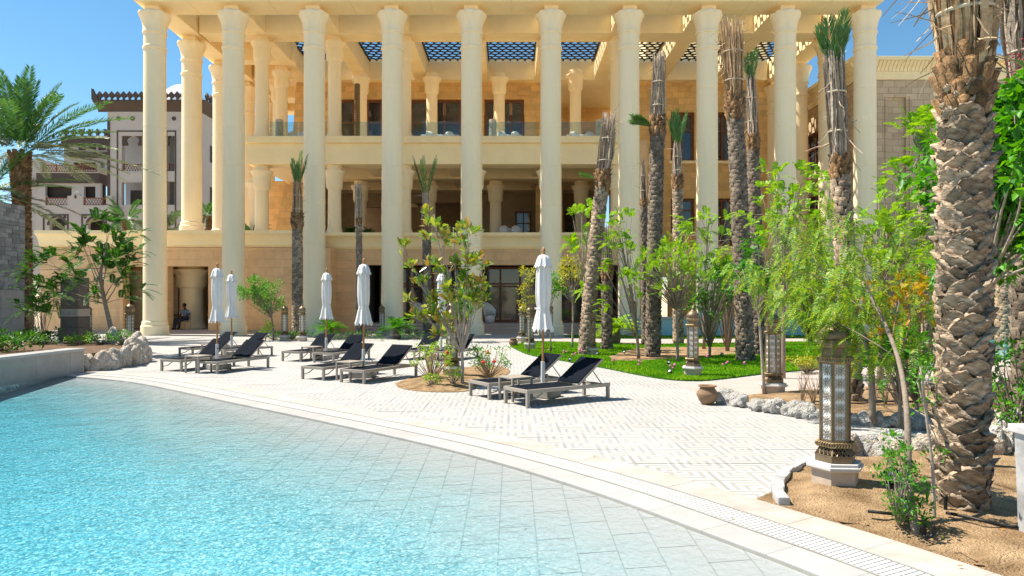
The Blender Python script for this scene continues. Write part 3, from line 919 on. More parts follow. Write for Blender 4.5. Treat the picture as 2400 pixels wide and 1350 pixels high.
# solid ceiling over the left bays, lattice screens elsewhere
hp(MB().box(L0, CX[1], 37.35, 52.0, ZT + .004, ZT + .25), 'roof_slab', m_cream)
hp(MB().box(CX[1], 8.0, 45.0, 60.0, ZT + .01, ZT + .25), 'roof_slab', m_cream)
def lattice(x0, x1, y0, y1, z):
    """hexagonal openings between flat dark bars, clipped to the bay"""
    mb = MB(); p = .47; q = p * math.sqrt(3) / 2
    rr = p / math.sqrt(3)
    def seg(a, b):
        mx, my = (a[0] + b[0]) / 2, (a[1] + b[1]) / 2
        if x0 + .02 <= mx <= x1 - .02 and y0 + .02 <= my <= y1 - .02:
            c = lambda t: (min(max(t[0], x0), x1), min(max(t[1], y0), y1), z)
            a, b = c(a), c(b)
            if math.dist(a, b) > .05: mb.bar(a, b, .11, .05)
    j = 0
    y = y0
    while y < y1 + q:
        x = x0 + (p / 2 if j % 2 else 0)
        while x < x1 + p:
            v = [(x + rr * math.sin(PI / 3 * k), y + rr * math.cos(PI / 3 * k)) for k in range(6)]
            seg(v[0], v[1]); seg(v[1], v[2]); seg(v[2], v[3])
            x += p
        y += q; j += 1
    mb.box(x0, x0 + .08, y0, y1, z - .05, z + .05).box(x1 - .08, x1, y0, y1, z - .05, z + .05)
    return hp(mb, 'lattice_screen', m_lattice)
for i in range(9):
    lattice(CX[i] + .5, CX[i + 1] - .5, 33.85, 36.05, 16.95)
    if i >= 1: lattice(CX[i] + .44, CX[i + 1] - .44, 37.4, 43.65, 17.0)

# --- podium and floors
def cornice(x0, x1, yf, zt=5.22, zb=4.38):
    """hollow-curved cornice with a fillet above and a bead below"""
    pr = [(yf + .9, zb), (yf + .50, zb), (yf + .44, zb + .04), (yf + .44, zb + .10), (yf + .36, zb + .12)]
    for k in range(7):
        t = k / 6
        pr.append((yf + .36 - .30 * (1 - math.cos(t * PI / 2)), zb + .14 + .50 * math.sin(t * PI / 2) * t ** .35))
    pr += [(yf + .02, zt - .17), (yf, zt - .16), (yf, zt), (yf + .9, zt)]
    return hp(MB().prism(pr, x0, x1, 'x'), 'cornice', m_cream, smooth=True, auto=R(35))
cornice(-24.2, -9.9, 34.55); cornice(-9.88, 6.3, 35.65)
hp(MB().box(-24.2, -9.9, 35.3, 60, 4.9, 5.20), 'terrace_floor', m_path)
hp(MB().box(-9.9, 8.2, 36.4, 60, 4.9, 5.19), 'terrace_floor', m_path)
# podium wall with its openings
W0 = 34.95
x = lambda p, Y=35.0: hx(p, Y)
hp(MB().wall('x', -24.15, -9.9, -.02, 4.38, W0, W0 + .6, [(x(286), x(337), -.1, 3.42), (x(394), x(489), -.1, 3.42)]), 'podium_wall', m_stone)
hp(MB().wall('x', -9.88, 6.25, -.02, 4.38, 36.15, 36.7, [(-7.75, 5.9, -.1, 3.55)]), 'podium_wall', m_stone)
hp(MB().box(-9.9, -9.3, W0 + .02, 36.13, -.02, 4.37), 'podium_wall', m_stone)
hp(MB().box(-24.14, -23.5, 35.56, 60, -.02, 4.37), 'podium_wall', m_stone)
hp(MB().prism([(x(284), -.02), (x(286), 3.40), (x(292), 3.40), (x(292), -.02)], W0 - .12, W0 + .5), 'battered_jamb', m_stone)
# behind the left openings: paved passage, back wall
hp(MB().box(-23.4, -9.95, 34.4, 46, -.02, .15), 'passage_floor', m_path)
hp(MB().box(-23.4, -9.95, 34.1, 34.4, -.02, .07), 'step', m_path)
hp(MB().wall('x', -23.4, -9.95, .15, 4.88, 44, 44.3, [(-22.0, -20.2, .15, 3.2), (-18.2, -16.4, .15, 3.2)]), 'passage_wall', m_cream)
hp(MB().box(-23.4, -9.95, 35.6, 44, 3.62, 3.9), 'passage_ceiling', m_cream)
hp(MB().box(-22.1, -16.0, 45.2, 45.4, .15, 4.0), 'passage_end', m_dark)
# entrance hall: steps, floor, ceiling, walls
for k in range(3): hp(MB().box(-7.7, 5.85, 35.2 + .36 * k, 36.1 + .36 * k, -.02 if k == 0 else .15 * k + .002, .15 * (k + 1)), 'step', m_path, bevel=.01)
hp(MB().box(-7.75, 5.9, 36.9, 52, .0, .452), 'hall_floor', m_path)
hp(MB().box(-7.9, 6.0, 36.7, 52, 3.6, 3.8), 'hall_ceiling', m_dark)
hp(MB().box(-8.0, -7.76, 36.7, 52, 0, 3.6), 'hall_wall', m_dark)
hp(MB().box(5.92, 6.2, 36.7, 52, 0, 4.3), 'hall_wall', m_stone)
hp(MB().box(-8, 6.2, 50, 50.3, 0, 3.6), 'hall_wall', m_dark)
# glazed doors with brown frames
def window(x0, x1, z0, z1, y, nx=2, zs=(), fw=.09, depth=.12, axis='x', glass=None, name='window'):
    rt = thing(name, None, None); rt.parent = hotel
    fr = MB()
    def bx(a, b, c, d):
        if axis == 'x': fr.box(a, b, y - OY, y - OY + depth, c, d)
        else: fr.box(y, y + depth, a - OY, b - OY, c, d)
    bx(x0, x0 + fw, z0, z1); bx(x1 - fw, x1, z0, z1); bx(x0 + fw, x1 - fw, z1 - fw, z1); bx(x0 + fw, x1 - fw, z0, z0 + fw)
    zz = [z0 + fw] + [v for q in zs for v in (q - fw * .3, q + fw * .3)] + [z1 - fw]
    for q in zs: bx(x0 + fw, x1 - fw, q - fw * .3, q + fw * .3)
    for k in range(1, nx):
        xm = x0 + (x1 - x0) * k / nx
        for a, b in zip(zz[0::2], zz[1::2]): bx(xm - fw * .3, xm + fw * .3, a + .001, b - .001)
    fr.build('frame', m_wood, rt)
    for k in range(nx):
        a = x0 + (x1 - x0) * k / nx + fw * .4; b = x0 + (x1 - x0) * (k + 1) / nx - fw * .4
        for c, d in zip(zz[0::2], zz[1::2]):
            p = MB()
            if axis == 'x': p.box(a, b, y - OY + depth * .45, y - OY + depth * .6, c - .01, d + .01)
            else: p.box(y + depth * .45, y + depth * .6, a - OY, b - OY, c - .01, d + .01)
            p.build('pane', glass or m_glass, rt)
    return rt
for a, b in ((-7.4, -4.9), (-4.5, -2.2), (-1.75, 1.55), (2.1, 5.6)):
    window(a, b, .455, 3.55, 38.2, 3, (2.45, 2.6), .13, .14, name='glazed_door')

# --- middle storey: ceiling with trays, back wall and openings
hp(MB().box(-14.05, 6.15, 36.2, 37.4, 8.90, 10.0), 'floor_edge_beam', m_cream, bevel=.02)
hp(MB().box(-14.15, 6.25, 36.02, 37.4, 10.003, 10.36), 'floor_edge_ledge', m_cream, bevel=.03)
hp(MB().box(-14.0, 6.1, 37.4, 60, 9.9, 10.30), 'upper_floor', m_cream)
for a, b, c, d, z in ((-14.0, -11.5, 37.4, 58, 9.0), (-8.2, -7.4, 37.4, 58, 9.05), (-3.6, -2.8, 37.4, 58, 9.05), (1.2, 2.0, 37.4, 58, 9.05)):
    hp(MB().box(a, b, c, d, z, 9.898), 'ceiling_beam', m_cream)
for y0 in (40.8, 45.0, 49.5): hp(MB().box(-11.5, 6.1, y0, y0 + 1.1, 8.95, 9.897), 'ceiling_beam', m_cream)
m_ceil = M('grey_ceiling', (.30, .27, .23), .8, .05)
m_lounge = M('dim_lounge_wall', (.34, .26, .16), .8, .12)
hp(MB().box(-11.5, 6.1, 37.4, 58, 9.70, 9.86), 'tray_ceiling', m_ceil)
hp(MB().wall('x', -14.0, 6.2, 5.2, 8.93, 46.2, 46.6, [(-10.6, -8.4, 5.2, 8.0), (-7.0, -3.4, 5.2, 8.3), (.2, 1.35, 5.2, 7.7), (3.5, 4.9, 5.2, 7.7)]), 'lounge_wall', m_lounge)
hp(MB().box(1.5, 3.2, 43.0, 43.6, 5.2, 8.94), 'stone_pier', m_stone_warm)
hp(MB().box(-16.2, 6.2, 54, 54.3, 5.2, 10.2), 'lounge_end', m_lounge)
hp(MB().prism([(-14.9, 5.2), (-14.1, 8.9), (-12.2, 8.9), (-12.2, 5.2)], 42.4, 46), 'battered_pier', m_stone_warm)
hp(MB().box(-16.8, -14.05, 47.0, 47.4, 5.2, 9.9), 'rear_pier', m_stone_warm)
window(.25, 1.3, 5.2, 7.7, 46.25, 2, (6.9,)); window(3.55, 4.85, 5.2, 7.7, 46.25, 2, (6.9,))
# --- upper storey: battered stone block with three glazed bays
hp(MB().wall('x', -13.4, 1.85, 10.3, 15.86, 44.25, 44.7, [(hx(793, 44.4), hx(897, 44.4), 10.3, 14.72), (hx(960, 44.4), hx(1082, 44.4), 10.3, 14.72), (hx(1135, 44.4), hx(1229, 44.4), 10.3, 14.72)]), 'upper_wall', m_stone_warm)
hp(MB().prism([(-14.35, 10.3), (-13.95, 15.85), (-13.39, 15.85), (-13.39, 10.3)], 44.2, 46), 'battered_pier', m_stone_warm)
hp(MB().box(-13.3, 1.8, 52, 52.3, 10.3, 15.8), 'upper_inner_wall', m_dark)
for a, b in ((793, 897), (960, 1082), (1135, 1229)):
    window(hx(a, 44.4) + .02, hx(b, 44.4) - .02, 10.32, 14.70, 44.4, 3, (13.2,), .16, .16)
hp(MB().box(hx(1213, 44.25), hx(1239, 44.25), 44.10, 44.249, 14.95, 15.3), 'wall_lamp_box', m_stone_warm)
# glass balustrade
m_bal = None
def mk_clear():
    m, nt, N, L, b = nodes('balustrade_glass')
    N.remove(b)
    fr = N.new('ShaderNodeFresnel'); fr.inputs['IOR'].default_value = 1.5
    tr = N.new('ShaderNodeBsdfTransparent'); tr.inputs[0].default_value = (.78, .87, .86, 1)
    gl = N.new('ShaderNodeBsdfGlossy'); gl.inputs['Roughness'].default_value = .03
    mx = N.new('ShaderNodeMixShader')
    L.new(fr.outputs[0], mx.inputs[0]); L.new(tr.outputs[0], mx.inputs[1]); L.new(gl.outputs[0], mx.inputs[2]); L.new(mx.outputs[0], N['Material Output'].inputs[0])
    return m
m_bal = mk_clear()
for i in range(1, 6):
    a, b = CX[i] + .42, CX[i + 1] - .42
    for q in range(2):
        u, v = a + (b - a) * q / 2 + .012, a + (b - a) * (q + 1) / 2 - .012
        hp(MB().box(u, v, 36.74, 36.755, 10.36, 11.28), 'balustrade_pane', m_bal)
# --- court wall on the right, windows, returns
hp(MB().wall('x', 7.3, 18.0, -.02, 15.86, 44.3, 44.8, [(10.3, 11.85, 10.7, 13.9), (12.9, 14.45, 10.7, 13.9), (10.3, 11.85, 6.0, 8.3), (12.9, 14.45, 5.2, 8.3), (9.0, 10.2, .2, 3.2)]), 'court_wall', m_stone_warm)
for a, c, d in ((10.3, 10.7, 13.9), (12.9, 10.7, 13.9), (10.3, 6.0, 8.3), (12.9, 5.2, 8.3)):
    window(a + .02, a + 1.53, c + .02, d - .02, 44.5, 2, ((c + d) / 2 + .4,), .15, .16)
    hp(MB().box(a - .15, a + 1.7, 44.05, 44.298, c - .18, c - .003), 'window_sill', m_cream)
hp(MB().box(6.3, 7.28, 36.75, 44.3, -.02, 10.3), 'court_pier', m_stone)
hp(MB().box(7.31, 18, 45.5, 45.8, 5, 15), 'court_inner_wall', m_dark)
hp(MB().box(9.0, 17.2, 46, 60, 15.9, 23.0), 'rear_block', m_cream)
hp(MB().box(7.4, 18.1, 43.98, 44.29, 4.5, 5.1), 'court_string_course', m_cream)
# far wall with scalloped parapet seen through the terrace
hp(MB().box(2.5, 9.5, 55, 55.5, 10.2, hz(232, 55)), 'rear_wall', m_stone_warm)
hp(MB().box(2.5, 9.5, 54.85, 55.5, hz(232, 55) + .003, hz(216, 55)), 'rear_coping', m_cream)
sc = MB(); sc.prism([(.40 * math.cos(t * PI / 8), .55 * math.sin(t * PI / 8)) for t in range(9)], 0, .4)
scm = sc.mesh('scallop', m_cream)
for k in range(8): place_mesh('scallop', scm, hotel, (2.95 + .83 * k, 54.9 - OY, hz(216, 55)))
hp(MB().box(4.2, 6.1, 54.7, 54.998, 10.3, 12.3), 'rear_window', m_glass)
# --- right wing: coursed stone, sunk panel, fluted cornice
WX, WY = 18.2, 36.0
ZW = hz(187, WY); ZW2 = hz(138, WY)
hp(MB().wall('x', WX, 36, -.02, ZW, WY, WY + .6, [(hx(2080, WY), hx(2124, WY), 3.0, hz(228, WY))]), 'wing_wall', m_stone_wing)
hp(MB().box(hx(2080, WY), hx(2124, WY), WY + .15, WY + .5, 2.9, hz(228, WY) + .1), 'sunk_panel', m_stone_wing)
hp(MB().wall('y', WY + .61, 56, -.02, ZW, WX + .002, WX + .6, [(40.3, 42.4, 9.5, 11.8), (40.3, 42.4, 5.4, 8.0)]), 'wing_side_wall', m_stone_side)
window(40.32, 42.38, 9.52, 11.78, WX + .2, 2, (10.9,), .13, .14, 'y'); window(40.32, 42.38, 5.42, 7.98, WX + .2, 2, (7.1,), .13, .14, 'y')
hp(MB().box(WX - .05, 36, WY - .06, 56, ZW + .002, ZW + .42), 'wing_frieze', m_cream)
hp(MB().box(WX - .02, 36, WY - .02, 56, ZW + .42, ZW2 - .2), 'wing_cornice_core', m_cream)
hp(MB().box(WX - .45, 36, WY - .45, 56, ZW2 - .2, ZW2), 'wing_cornice_cap', m_cream, bevel=.02)
fl = MB(); fl.prism([(0, ZW + .43), (-.05, ZW + .43), (-.10, ZW + .60), (-.36, ZW2 - .21), (0, ZW2 - .21)], -.085, .085, 'x')
flm = fl.mesh('cornice_flute', m_cream)
k = 0
while WX + .1 + .2 * k < 24: place_mesh('cornice_flute', flm, hotel, (WX + .1 + .2 * k, WY - OY - .02, 0)); k += 1
for k in range(60): place_mesh('cornice_flute', flm, hotel, (WX - .02, WY - OY + .1 + .2 * k, 0), (0, 0, -PI / 2))
for xx in (hx(2052, WY), hx(2074, WY), hx(2131, WY)):
    hp(MB().box(xx, xx + .06, WY - .05, WY - .001, 2.5, ZW - .9), 'wing_pilaster_strip', m_stone_wing)

# ------------------------------------------------------------------ white house with brown trim behind
TY = 65.0
def wx(p): return hx(p, TY)
def wz(p): return hz(p, TY)
tower = thing('arabesque_house', 'white tower house with dark brown trim and dome behind the left columns', 'building', (0, TY, 0))
def tp(mb, name, mat, par, Y0=TY, **k):
    mb.v = [(a, b - Y0, c) for a, b, c in mb.v]
    return mb.build(name, mat, par, **k)
def spade():
    pr = [(-.10, 0), (-.10, .22), (-.34, .40), (-.36, .62), (-.20, .82), (0, 1.05), (.20, .82), (.36, .62), (.34, .40), (.10, .22), (.10, 0)]
    return MB().prism(pr, -.1, .1)
def trefoil():
    pr = [(-.18, 0), (-.14, .30), (-.42, .42), (-.40, .62), (-.16, .66), (-.18, .86), (0, .98), (.18, .86), (.16, .66), (.40, .62), (.42, .42), (.14, .30), (.18, 0)]
    return MB().prism(pr, -.1, .1)
spade_m = spade().mesh('merlon', m_bgbrown); tref_m = trefoil().mesh('merlon', m_bgbrown)
niches = [(277, 336), (392, 414)]
tp(MB().wall('x', wx(252), wx(470), 0, wz(262), TY, TY + .5, [(wx(285), wx(333), wz(401), wz(318)), (wx(392), wx(409), wz(401), wz(318)), (wx(285), wx(333), wz(480), wz(425)), (wx(392), wx(409), wz(480), wz(425))]), 'wall', m_bgwhite, tower)
tp(MB().box(wx(470) - .4, wx(470) + .002, TY + .5, TY + 12, 0, wz(262)), 'wall', m_bgwhite, tower)
tp(MB().box(wx(252), wx(470) - .4, TY + 3.0, TY + 3.3, 0, wz(262)), 'back_wall', M('grey_recess', (.42, .41, .41), .9, .05), tower)
tp(MB().box(wx(252), wx(470) - .4, TY + .5, TY + 3.0, wz(406), wz(403)), 'balcony_floor', m_bgwhite, tower)
tp(MB().box(wx(252), wx(470) - .4, TY + .5, TY + 12, wz(262) - .4, wz(262)), 'roof', m_bgwhite, tower)
def flare(x0, x1, zb, zt, ov, Y):
    pr = [(Y + .1, zb), (Y, zb)]
    for k in range(6):
        t = k / 5; pr.append((Y - ov * t ** 2, zb + (zt - .18 - zb) * t))
    pr += [(Y - ov - .1, zt - .17), (Y - ov - .1, zt), (Y + .1, zt)]
    return MB().prism(pr, x0, x1, 'x')
tp(flare(wx(252) - .9, wx(470) + .2, wz(262), wz(240), .8, TY), 'cornice', m_bgbrown, tower)
tp(MB().prism([(wx(470), wz(262)), (wx(470) + .1, wz(262)), (wx(470) + .9, wz(240)), (wx(470) - .1, wz(240))], TY - .85, TY + 12), 'cornice', m_bgbrown, tower)
tp(MB().prism([(wx(229), wz(240)), (wx(229), wz(214)), (wx(231), wz(215)), (wx(236), wz(226)), (wx(243), wz(236)), (wx(243), wz(240))], TY - 1.0, TY - .7), 'corner_horn', m_bgbrown, tower)
for k in range(17): place_mesh('merlon', spade_m, tower, (wx(247) + .56 * k, -.85, wz(240)), None, (.75, 1, .75))
for k in range(16): place_mesh('merlon', spade_m, tower, (wx(470) + .8, -.4 + .75 * k, wz(240)), (0, 0, PI / 2), (.75, 1, .75))
tp(MB().lathe([(2.35 * math.cos(t * PI / 20), wz(242) + .4 + 2.9 * math.sin(t * PI / 20)) for t in range(11)], (wx(371), TY + 5), 32), 'dome', m_dome, tower, smooth=True)
for p in (278, 311, 408):
    o = tp(MB().lathe([(.20, 0), (.20, .06)], (0, TY), 20), 'roundel', m_bgbrown, tower); o.rotation_euler = (R(90), 0, 0); o.location = (wx(p), -.001, wz(278))
def keyhole(cx, w, zt, zb, par, Y0):
    """brown panel with an onion-arch cut-out above a balcony"""
    h = zt - zb
    arch = [(-.26, 0), (-.24, .16), (-.30, .30), (-.30, .52), (-.18, .66), (-.06, .74), (0, .84)]
    L_ = [(cx + a * w, zb + b * h) for a, b in arch]; R_ = [(cx - a * w, zb + b * h) for a, b in arch[::-1][1:]]
    pr = [(cx - w / 2, zb)] + L_ + R_ + [(cx + w / 2, zb), (cx + w / 2, zt), (cx - w / 2, zt)]
    tp(MB().prism(pr, Y0 + .15, Y0 + .3), 'arch_panel', m_bgbrown, par)
keyhole(wx(309), wx(333) - wx(285), wz(310), wz(340), tower, TY); keyhole(wx(400), wx(409) - wx(385), wz(310), wz(340), tower, TY)
def railing(x0, x1, z0, z1, Y, par, Y0=TY):
    rt = thing('railing', None, None); rt.parent = par
    f = MB(); f.box(x0, x1, Y - Y0, Y - Y0 + .08, z1 - .09, z1); f.box(x0, x1, Y - Y0, Y - Y0 + .08, z0, z0 + .08); f.build('rail', m_bglatt, rt)
    n = max(1, int((x1 - x0) / 1.1))
    for k in range(n + 1):
        a = x0 + (x1 - x0) * k / n
        MB().box(a - .05, a + .05, Y - Y0 - .01, Y - Y0 + .09, z0, z1 + .05).build('post', m_bglatt, rt)
    q = MB(); st = .26; h = z1 - z0 - .17; a = x0
    while a < x1 - h * .6:
        q.bar((a, Y - Y0 + .03, z0 + .08), (a + h * .6, Y - Y0 + .03, z1 - .09), .03, .045, (0, 1, 0)); q.bar((a + h * .6, Y - Y0 + .05, z0 + .08), (a, Y - Y0 + .05, z1 - .09), .03, .045, (0, 1, 0)); a += st
    tag(q.build('diagonal_lattice', m_bglatt, rt), kind='stuff')
railing(wx(286), wx(332), wz(401), wz(383), TY + .3, tower); railing(wx(392), wx(409), wz(401), wz(383), TY + .3, tower)
for a, b in ((302, 330), (396, 407)): tp(MB().box(wx(a), wx(b), TY + 2.9, TY + 2.999, wz(401), wz(362)), 'balcony_door', m_glass, tower)
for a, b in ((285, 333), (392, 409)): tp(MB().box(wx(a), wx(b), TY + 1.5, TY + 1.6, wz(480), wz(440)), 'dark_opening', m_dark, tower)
for a, b in ((274, 338), (389, 413)):
    f = MB(); z0, z1 = wz(545), wz(306)
    f.box(wx(a), wx(a) + .12, TY - .05, TY - .002, z0, z1 - .12).box(wx(b) - .12, wx(b), TY - .05, TY - .002, z0, z1 - .12).box(wx(a), wx(b), TY - .05, TY - .002, z1 - .12, z1)
    tp(f, 'niche_frame', m_bgbrown, tower)
tp(MB().box(wx(252) - .003, wx(258), TY - .06, TY + .5, 3, wz(285)), 'corner_trim', m_bgbrown, tower)
for zz in (wz(425), wz(404)): tp(MB().box(wx(285), wx(333), TY - .03, TY - .002, zz - .1, zz), 'sill', m_bgwhite, tower)
for k, z in ((0, 330), (1, 430)): tp(MB().box(wx(470) + .003, wx(470) + .05, TY + 2, TY + 3, wz(z + 40), wz(z)), 'side_window', m_bgbrown, tower)

wing = thing('terraced_house', 'stepped white house with brown bands, balconies and arched doors left of the tower', 'building', (0, 70, 0))
VY = 70.0
vx = lambda p: hx(p, VY); vz = lambda p: hz(p, VY)
def vp(mb, name, mat, **k): return tp(mb, name, mat, wing, VY, **k)
vp(MB().wall('x', vx(150), vx(262), vz(400), vz(325), VY, VY + .4, [(vx(172), vx(224), vz(398), vz(380)), (vx(235), vx(245), vz(394), vz(383))]), 'wall', m_bgwhite)
vp(MB().box(vx(150), vx(262), VY + .4, VY + 8, vz(400), vz(326)), 'house_core', m_bgwhite)
vp(MB().box(vx(148), vx(262), VY - .35, VY - .002, vz(341), vz(325)), 'brown_band', m_bgbrown)
vp(MB().box(vx(147), vx(262), VY - .5, VY + .2, vz(325) + .002, vz(321)), 'parapet', m_bgwhite)
for k in range(8): place_mesh('merlon', tref_m, wing, (vx(160) + k * (vx(178.5) - vx(160)), -.35, vz(321)), None, (.75, 1, .75))
for a, b in ((185, 201), (208, 225), (231, 248), (253, 262)): vp(MB().box(vx(a), vx(b), VY - .06, VY - .002, vz(352), vz(344)), 'clerestory_panel', m_bgbrown)
vp(MB().box(vx(167), vx(262), VY - .4, VY - .002, vz(370), vz(358)), 'brown_band', m_bgbrown)
vp(MB().box(vx(172), vx(224), VY + .3, VY + .399, vz(398), vz(380)), 'dark_opening', m_dark)
vp(MB().box(vx(120), vx(262), VY - 2.2, VY - .003, vz(437), vz(415)), 'brown_band', m_bgbrown)
vp(MB().box(vx(118), vx(262), VY - 2.3, VY - .1, vz(415) + .002, vz(413)), 'balcony_edge', m_bgwhite)
railing(vx(135), vx(256), vz(413), vz(396), VY - 2.2, wing, VY)
vp(MB().wall('x', vx(118), vx(262), 4, vz(437), VY - 1.9, VY - 1.6, [(vx(136), vx(196), vz(470), vz(444)), (vx(224), vx(250), vz(470), vz(444))]), 'wall', m_bgwhite)
vp(MB().box(vx(119), vx(262), VY - 1.2, VY - 1.0, 4, vz(438)), 'dark_opening', m_dark)
vp(MB().box(vx(118) - 2, vx(119), VY - 1.6, VY + 6, 4, vz(380)), 'side_wall', m_bgwhite)
vp(MB().box(vx(86), vx(119), VY - 1.5, VY + 4, 4, vz(425)), 'annex', m_bgbrown)
railing(vx(90), vx(119), vz(445), vz(429), VY - 2.0, wing, VY)
# arched ground storey in front
AY = 64.0
ax_ = lambda p: hx(p, AY); az_ = lambda p: hz(p, AY)
arc = thing('arcade_house', 'low white arcade with two arched doors and roof terrace railings below the terraced house', 'building', (0, AY, 0))
def apt(mb, name, mat, **k): return tp(mb, name, mat, arc, AY, **k)
def arch_poly(x0, x1, z0, z1, holes):
    pts = [(x0, z0)]
    for (a, b, zs) in holes:
        r = (b - a) / 2; c = (a + b) / 2
        pts += [(a, z0), (a, zs)] + [(c - r * math.cos(t * PI / 12), zs + r * math.sin(t * PI / 12)) for t in range(1, 12)] + [(b, zs), (b, z0)]
    return pts + [(x1, z0), (x1, z1), (x0, z1)]
apt(MB().prism(arch_poly(ax_(84), ax_(262), 3, az_(481), [(ax_(116), ax_(152), az_(528)), (ax_(206), ax_(242), az_(528))]), AY, AY + .4), 'wall', m_bgwhite)
apt(MB().box(ax_(84), ax_(262), AY + 2, AY + 2.2, 3, az_(481)), 'dark_interior', m_dark)
apt(MB().box(ax_(84), ax_(262), AY + .4, AY + 5.5, az_(483), az_(481.5)), 'terrace_slab', m_bgwhite)
for a, b in ((116, 152), (206, 242)):
    f = MB(); c = (ax_(a) + ax_(b)) / 2; r = (ax_(b) - ax_(a)) / 2
    for k in range(14):
        t0, t1 = k * PI / 14, (k + 1) * PI / 14
        p = lambda t, rr: (c - rr * math.cos(t), az_(528) + rr * math.sin(t))
        q = [p(t0, r), p(t1, r), p(t1, r + .22), p(t0, r + .22)]
        f.prism(q, AY - .05, AY - .002)
    apt(f, 'arch_trim', m_bgbrown)
    f = MB(); x0, x1, z0, z1 = ax_(a - 15), ax_(b + 9), az_(545), az_(502)
    f.box(x0, x0 + .14, AY - .05, AY - .003, z0, z1 - .14).box(x1 - .14, x1, AY - .05, AY - .003, z0, z1 - .14).box(x0, x1, AY - .05, AY - .003, z1 - .14, z1)
    apt(f, 'door_surround', m_bgbrown)
    for p in (a - 6, b): 
        o = apt(MB().lathe([(.14, 0), (.14, .05)], (0, AY), 14), 'roundel', m_bgbrown); o.rotation_euler = (R(90), 0, 0); o.location = (ax_(p), -.001, az_(509))
st = [(158, 481), (158, 459), (166, 459), (169, 454), (173, 454), (174, 450), (177, 448), (180, 450), (181, 454), (185, 454), (188, 459), (195, 459), (195, 481)]
apt(MB().prism([(ax_(a), az_(b)) for a, b in st], AY, AY + .4), 'gable', m_bgwhite)
apt(MB().prism([(ax_(a), az_(b)) for a, b in ((174.5, 465), (174.5, 459), (177, 455.5), (179.5, 459), (179.5, 465))], AY - .03, AY - .002), 'gable_niche', m_bgbrown)
apt(MB().box(ax_(84), ax_(106), AY, AY + .4, az_(481) + .002, az_(459)), 'pier', m_bgwhite); apt(MB().box(ax_(249), ax_(262), AY, AY + .4, az_(481) + .002, az_(459)), 'pier', m_bgwhite)
railing(ax_(107), ax_(157), az_(481), az_(463), AY + .1, arc, AY); railing(ax_(196), ax_(248), az_(481), az_(463), AY + .1, arc, AY)
# ------------------------------------------------------------------ leaves
def leaves(Pb, D, Nn, Ln, Wd, fold=.25):
    """folded diamond leaves: base point, direction, normal, length, width -> vertices, triangles"""
    Pb = np.asarray(Pb, float); n = len(Pb)
    D = np.asarray(D, float); D = D / (np.linalg.norm(D, axis=1, keepdims=True) + 1e-9)
    Nn = np.asarray(Nn, float); S = np.cross(D, Nn); S /= (np.linalg.norm(S, axis=1, keepdims=True) + 1e-9)
    U = np.cross(S, D)
    Ln = np.broadcast_to(np.asarray(Ln, float), (n,))[:, None]; Wd = np.broadcast_to(np.asarray(Wd, float), (n,))[:, None]
    V = np.empty((n, 4, 3))
    V[:, 0] = Pb
    V[:, 1] = Pb + D * Ln * .45 + S * Wd * .5 + U * Wd * fold
    V[:, 2] = Pb + D * Ln - U * Ln * .08
    V[:, 3] = Pb + D * Ln * .45 - S * Wd * .5 + U * Wd * fold
    b = np.arange(n)[:, None] * 4
    F = np.concatenate([b + [0, 1, 2], b + [0, 2, 3]], 0)
    return V.reshape(-1, 3), F
def rand_dirs(n): 
    v = nr.normal(size=(n, 3)); return v / np.linalg.norm(v, axis=1, keepdims=True)
class Leafage:
    def __init__(s): s.V = []; s.F = []; s.n = 0
    def put(s, V, F): s.V.append(V); s.F.append(F + s.n); s.n += len(V)
    def mesh(s, name, mat): return mesh_np(name, np.concatenate(s.V), np.concatenate(s.F), mat)
def clump(lf, c, r, n, L, W, out=.5, up=.3, squash=.8):
    """broad leaves round a twig end"""
    d = rand_dirs(n)
    p = np.asarray(c) + d * (nr.random((n, 1)) ** .5) * r * np.array([1, 1, squash])
    D = d * out + rand_dirs(n) * (1 - out) + np.array([0, 0, up])
    Nn = rand_dirs(n) * .6 + np.array([0, 0, 1.0])
    lf.put(*leaves(p, D, Nn, L * nr.uniform(.7, 1.25, n), W * nr.uniform(.7, 1.25, n)))
def pinnate(lf, c, d, L, pairs, ll, lw, droop=.35, spread=1.1, bend=.15):
    """one feathered leaf: leaflets in pairs along a drooping midrib"""
    d = np.asarray(d, float); d /= np.linalg.norm(d) + 1e-9
    side = np.cross(d, [0, 0, 1.0]); 
    if np.linalg.norm(side) < .05: side = np.array([1.0, 0, 0])
    side /= np.linalg.norm(side); up = np.cross(side, d)
    t = np.linspace(.12, 1, pairs)
    mid = np.asarray(c) + d * (t * L)[:, None] + np.array([0, 0, -1.0]) * (droop * L * t ** 2)[:, None]
    tang = d + np.array([0, 0, -1.0]) * (2 * droop * t)[:, None]
    tang /= np.linalg.norm(tang, axis=1, keepdims=True)
    env = (np.sin(np.clip(t * 1.02, 0, 1) * PI * .88 + .25)) * .7 + .35
    for sg_ in (1, -1):
        D = tang * math.cos(spread) + side * sg_ * math.sin(spread) + up * bend + nr.normal(0, .08, (pairs, 3))
        lf.put(*leaves(mid, D, np.tile(up, (pairs, 1)) + nr.normal(0, .15, (pairs, 3)), ll * env, lw, .1))
    # midrib
    w = np.full(pairs, lw * .18)
    lf.put(*leaves(mid[:-1], mid[1:] - mid[:-1], np.tile(up, (pairs - 1, 1)), np.linalg.norm(mid[1:] - mid[:-1], axis=1) * 1.1, lw * .25, 0))

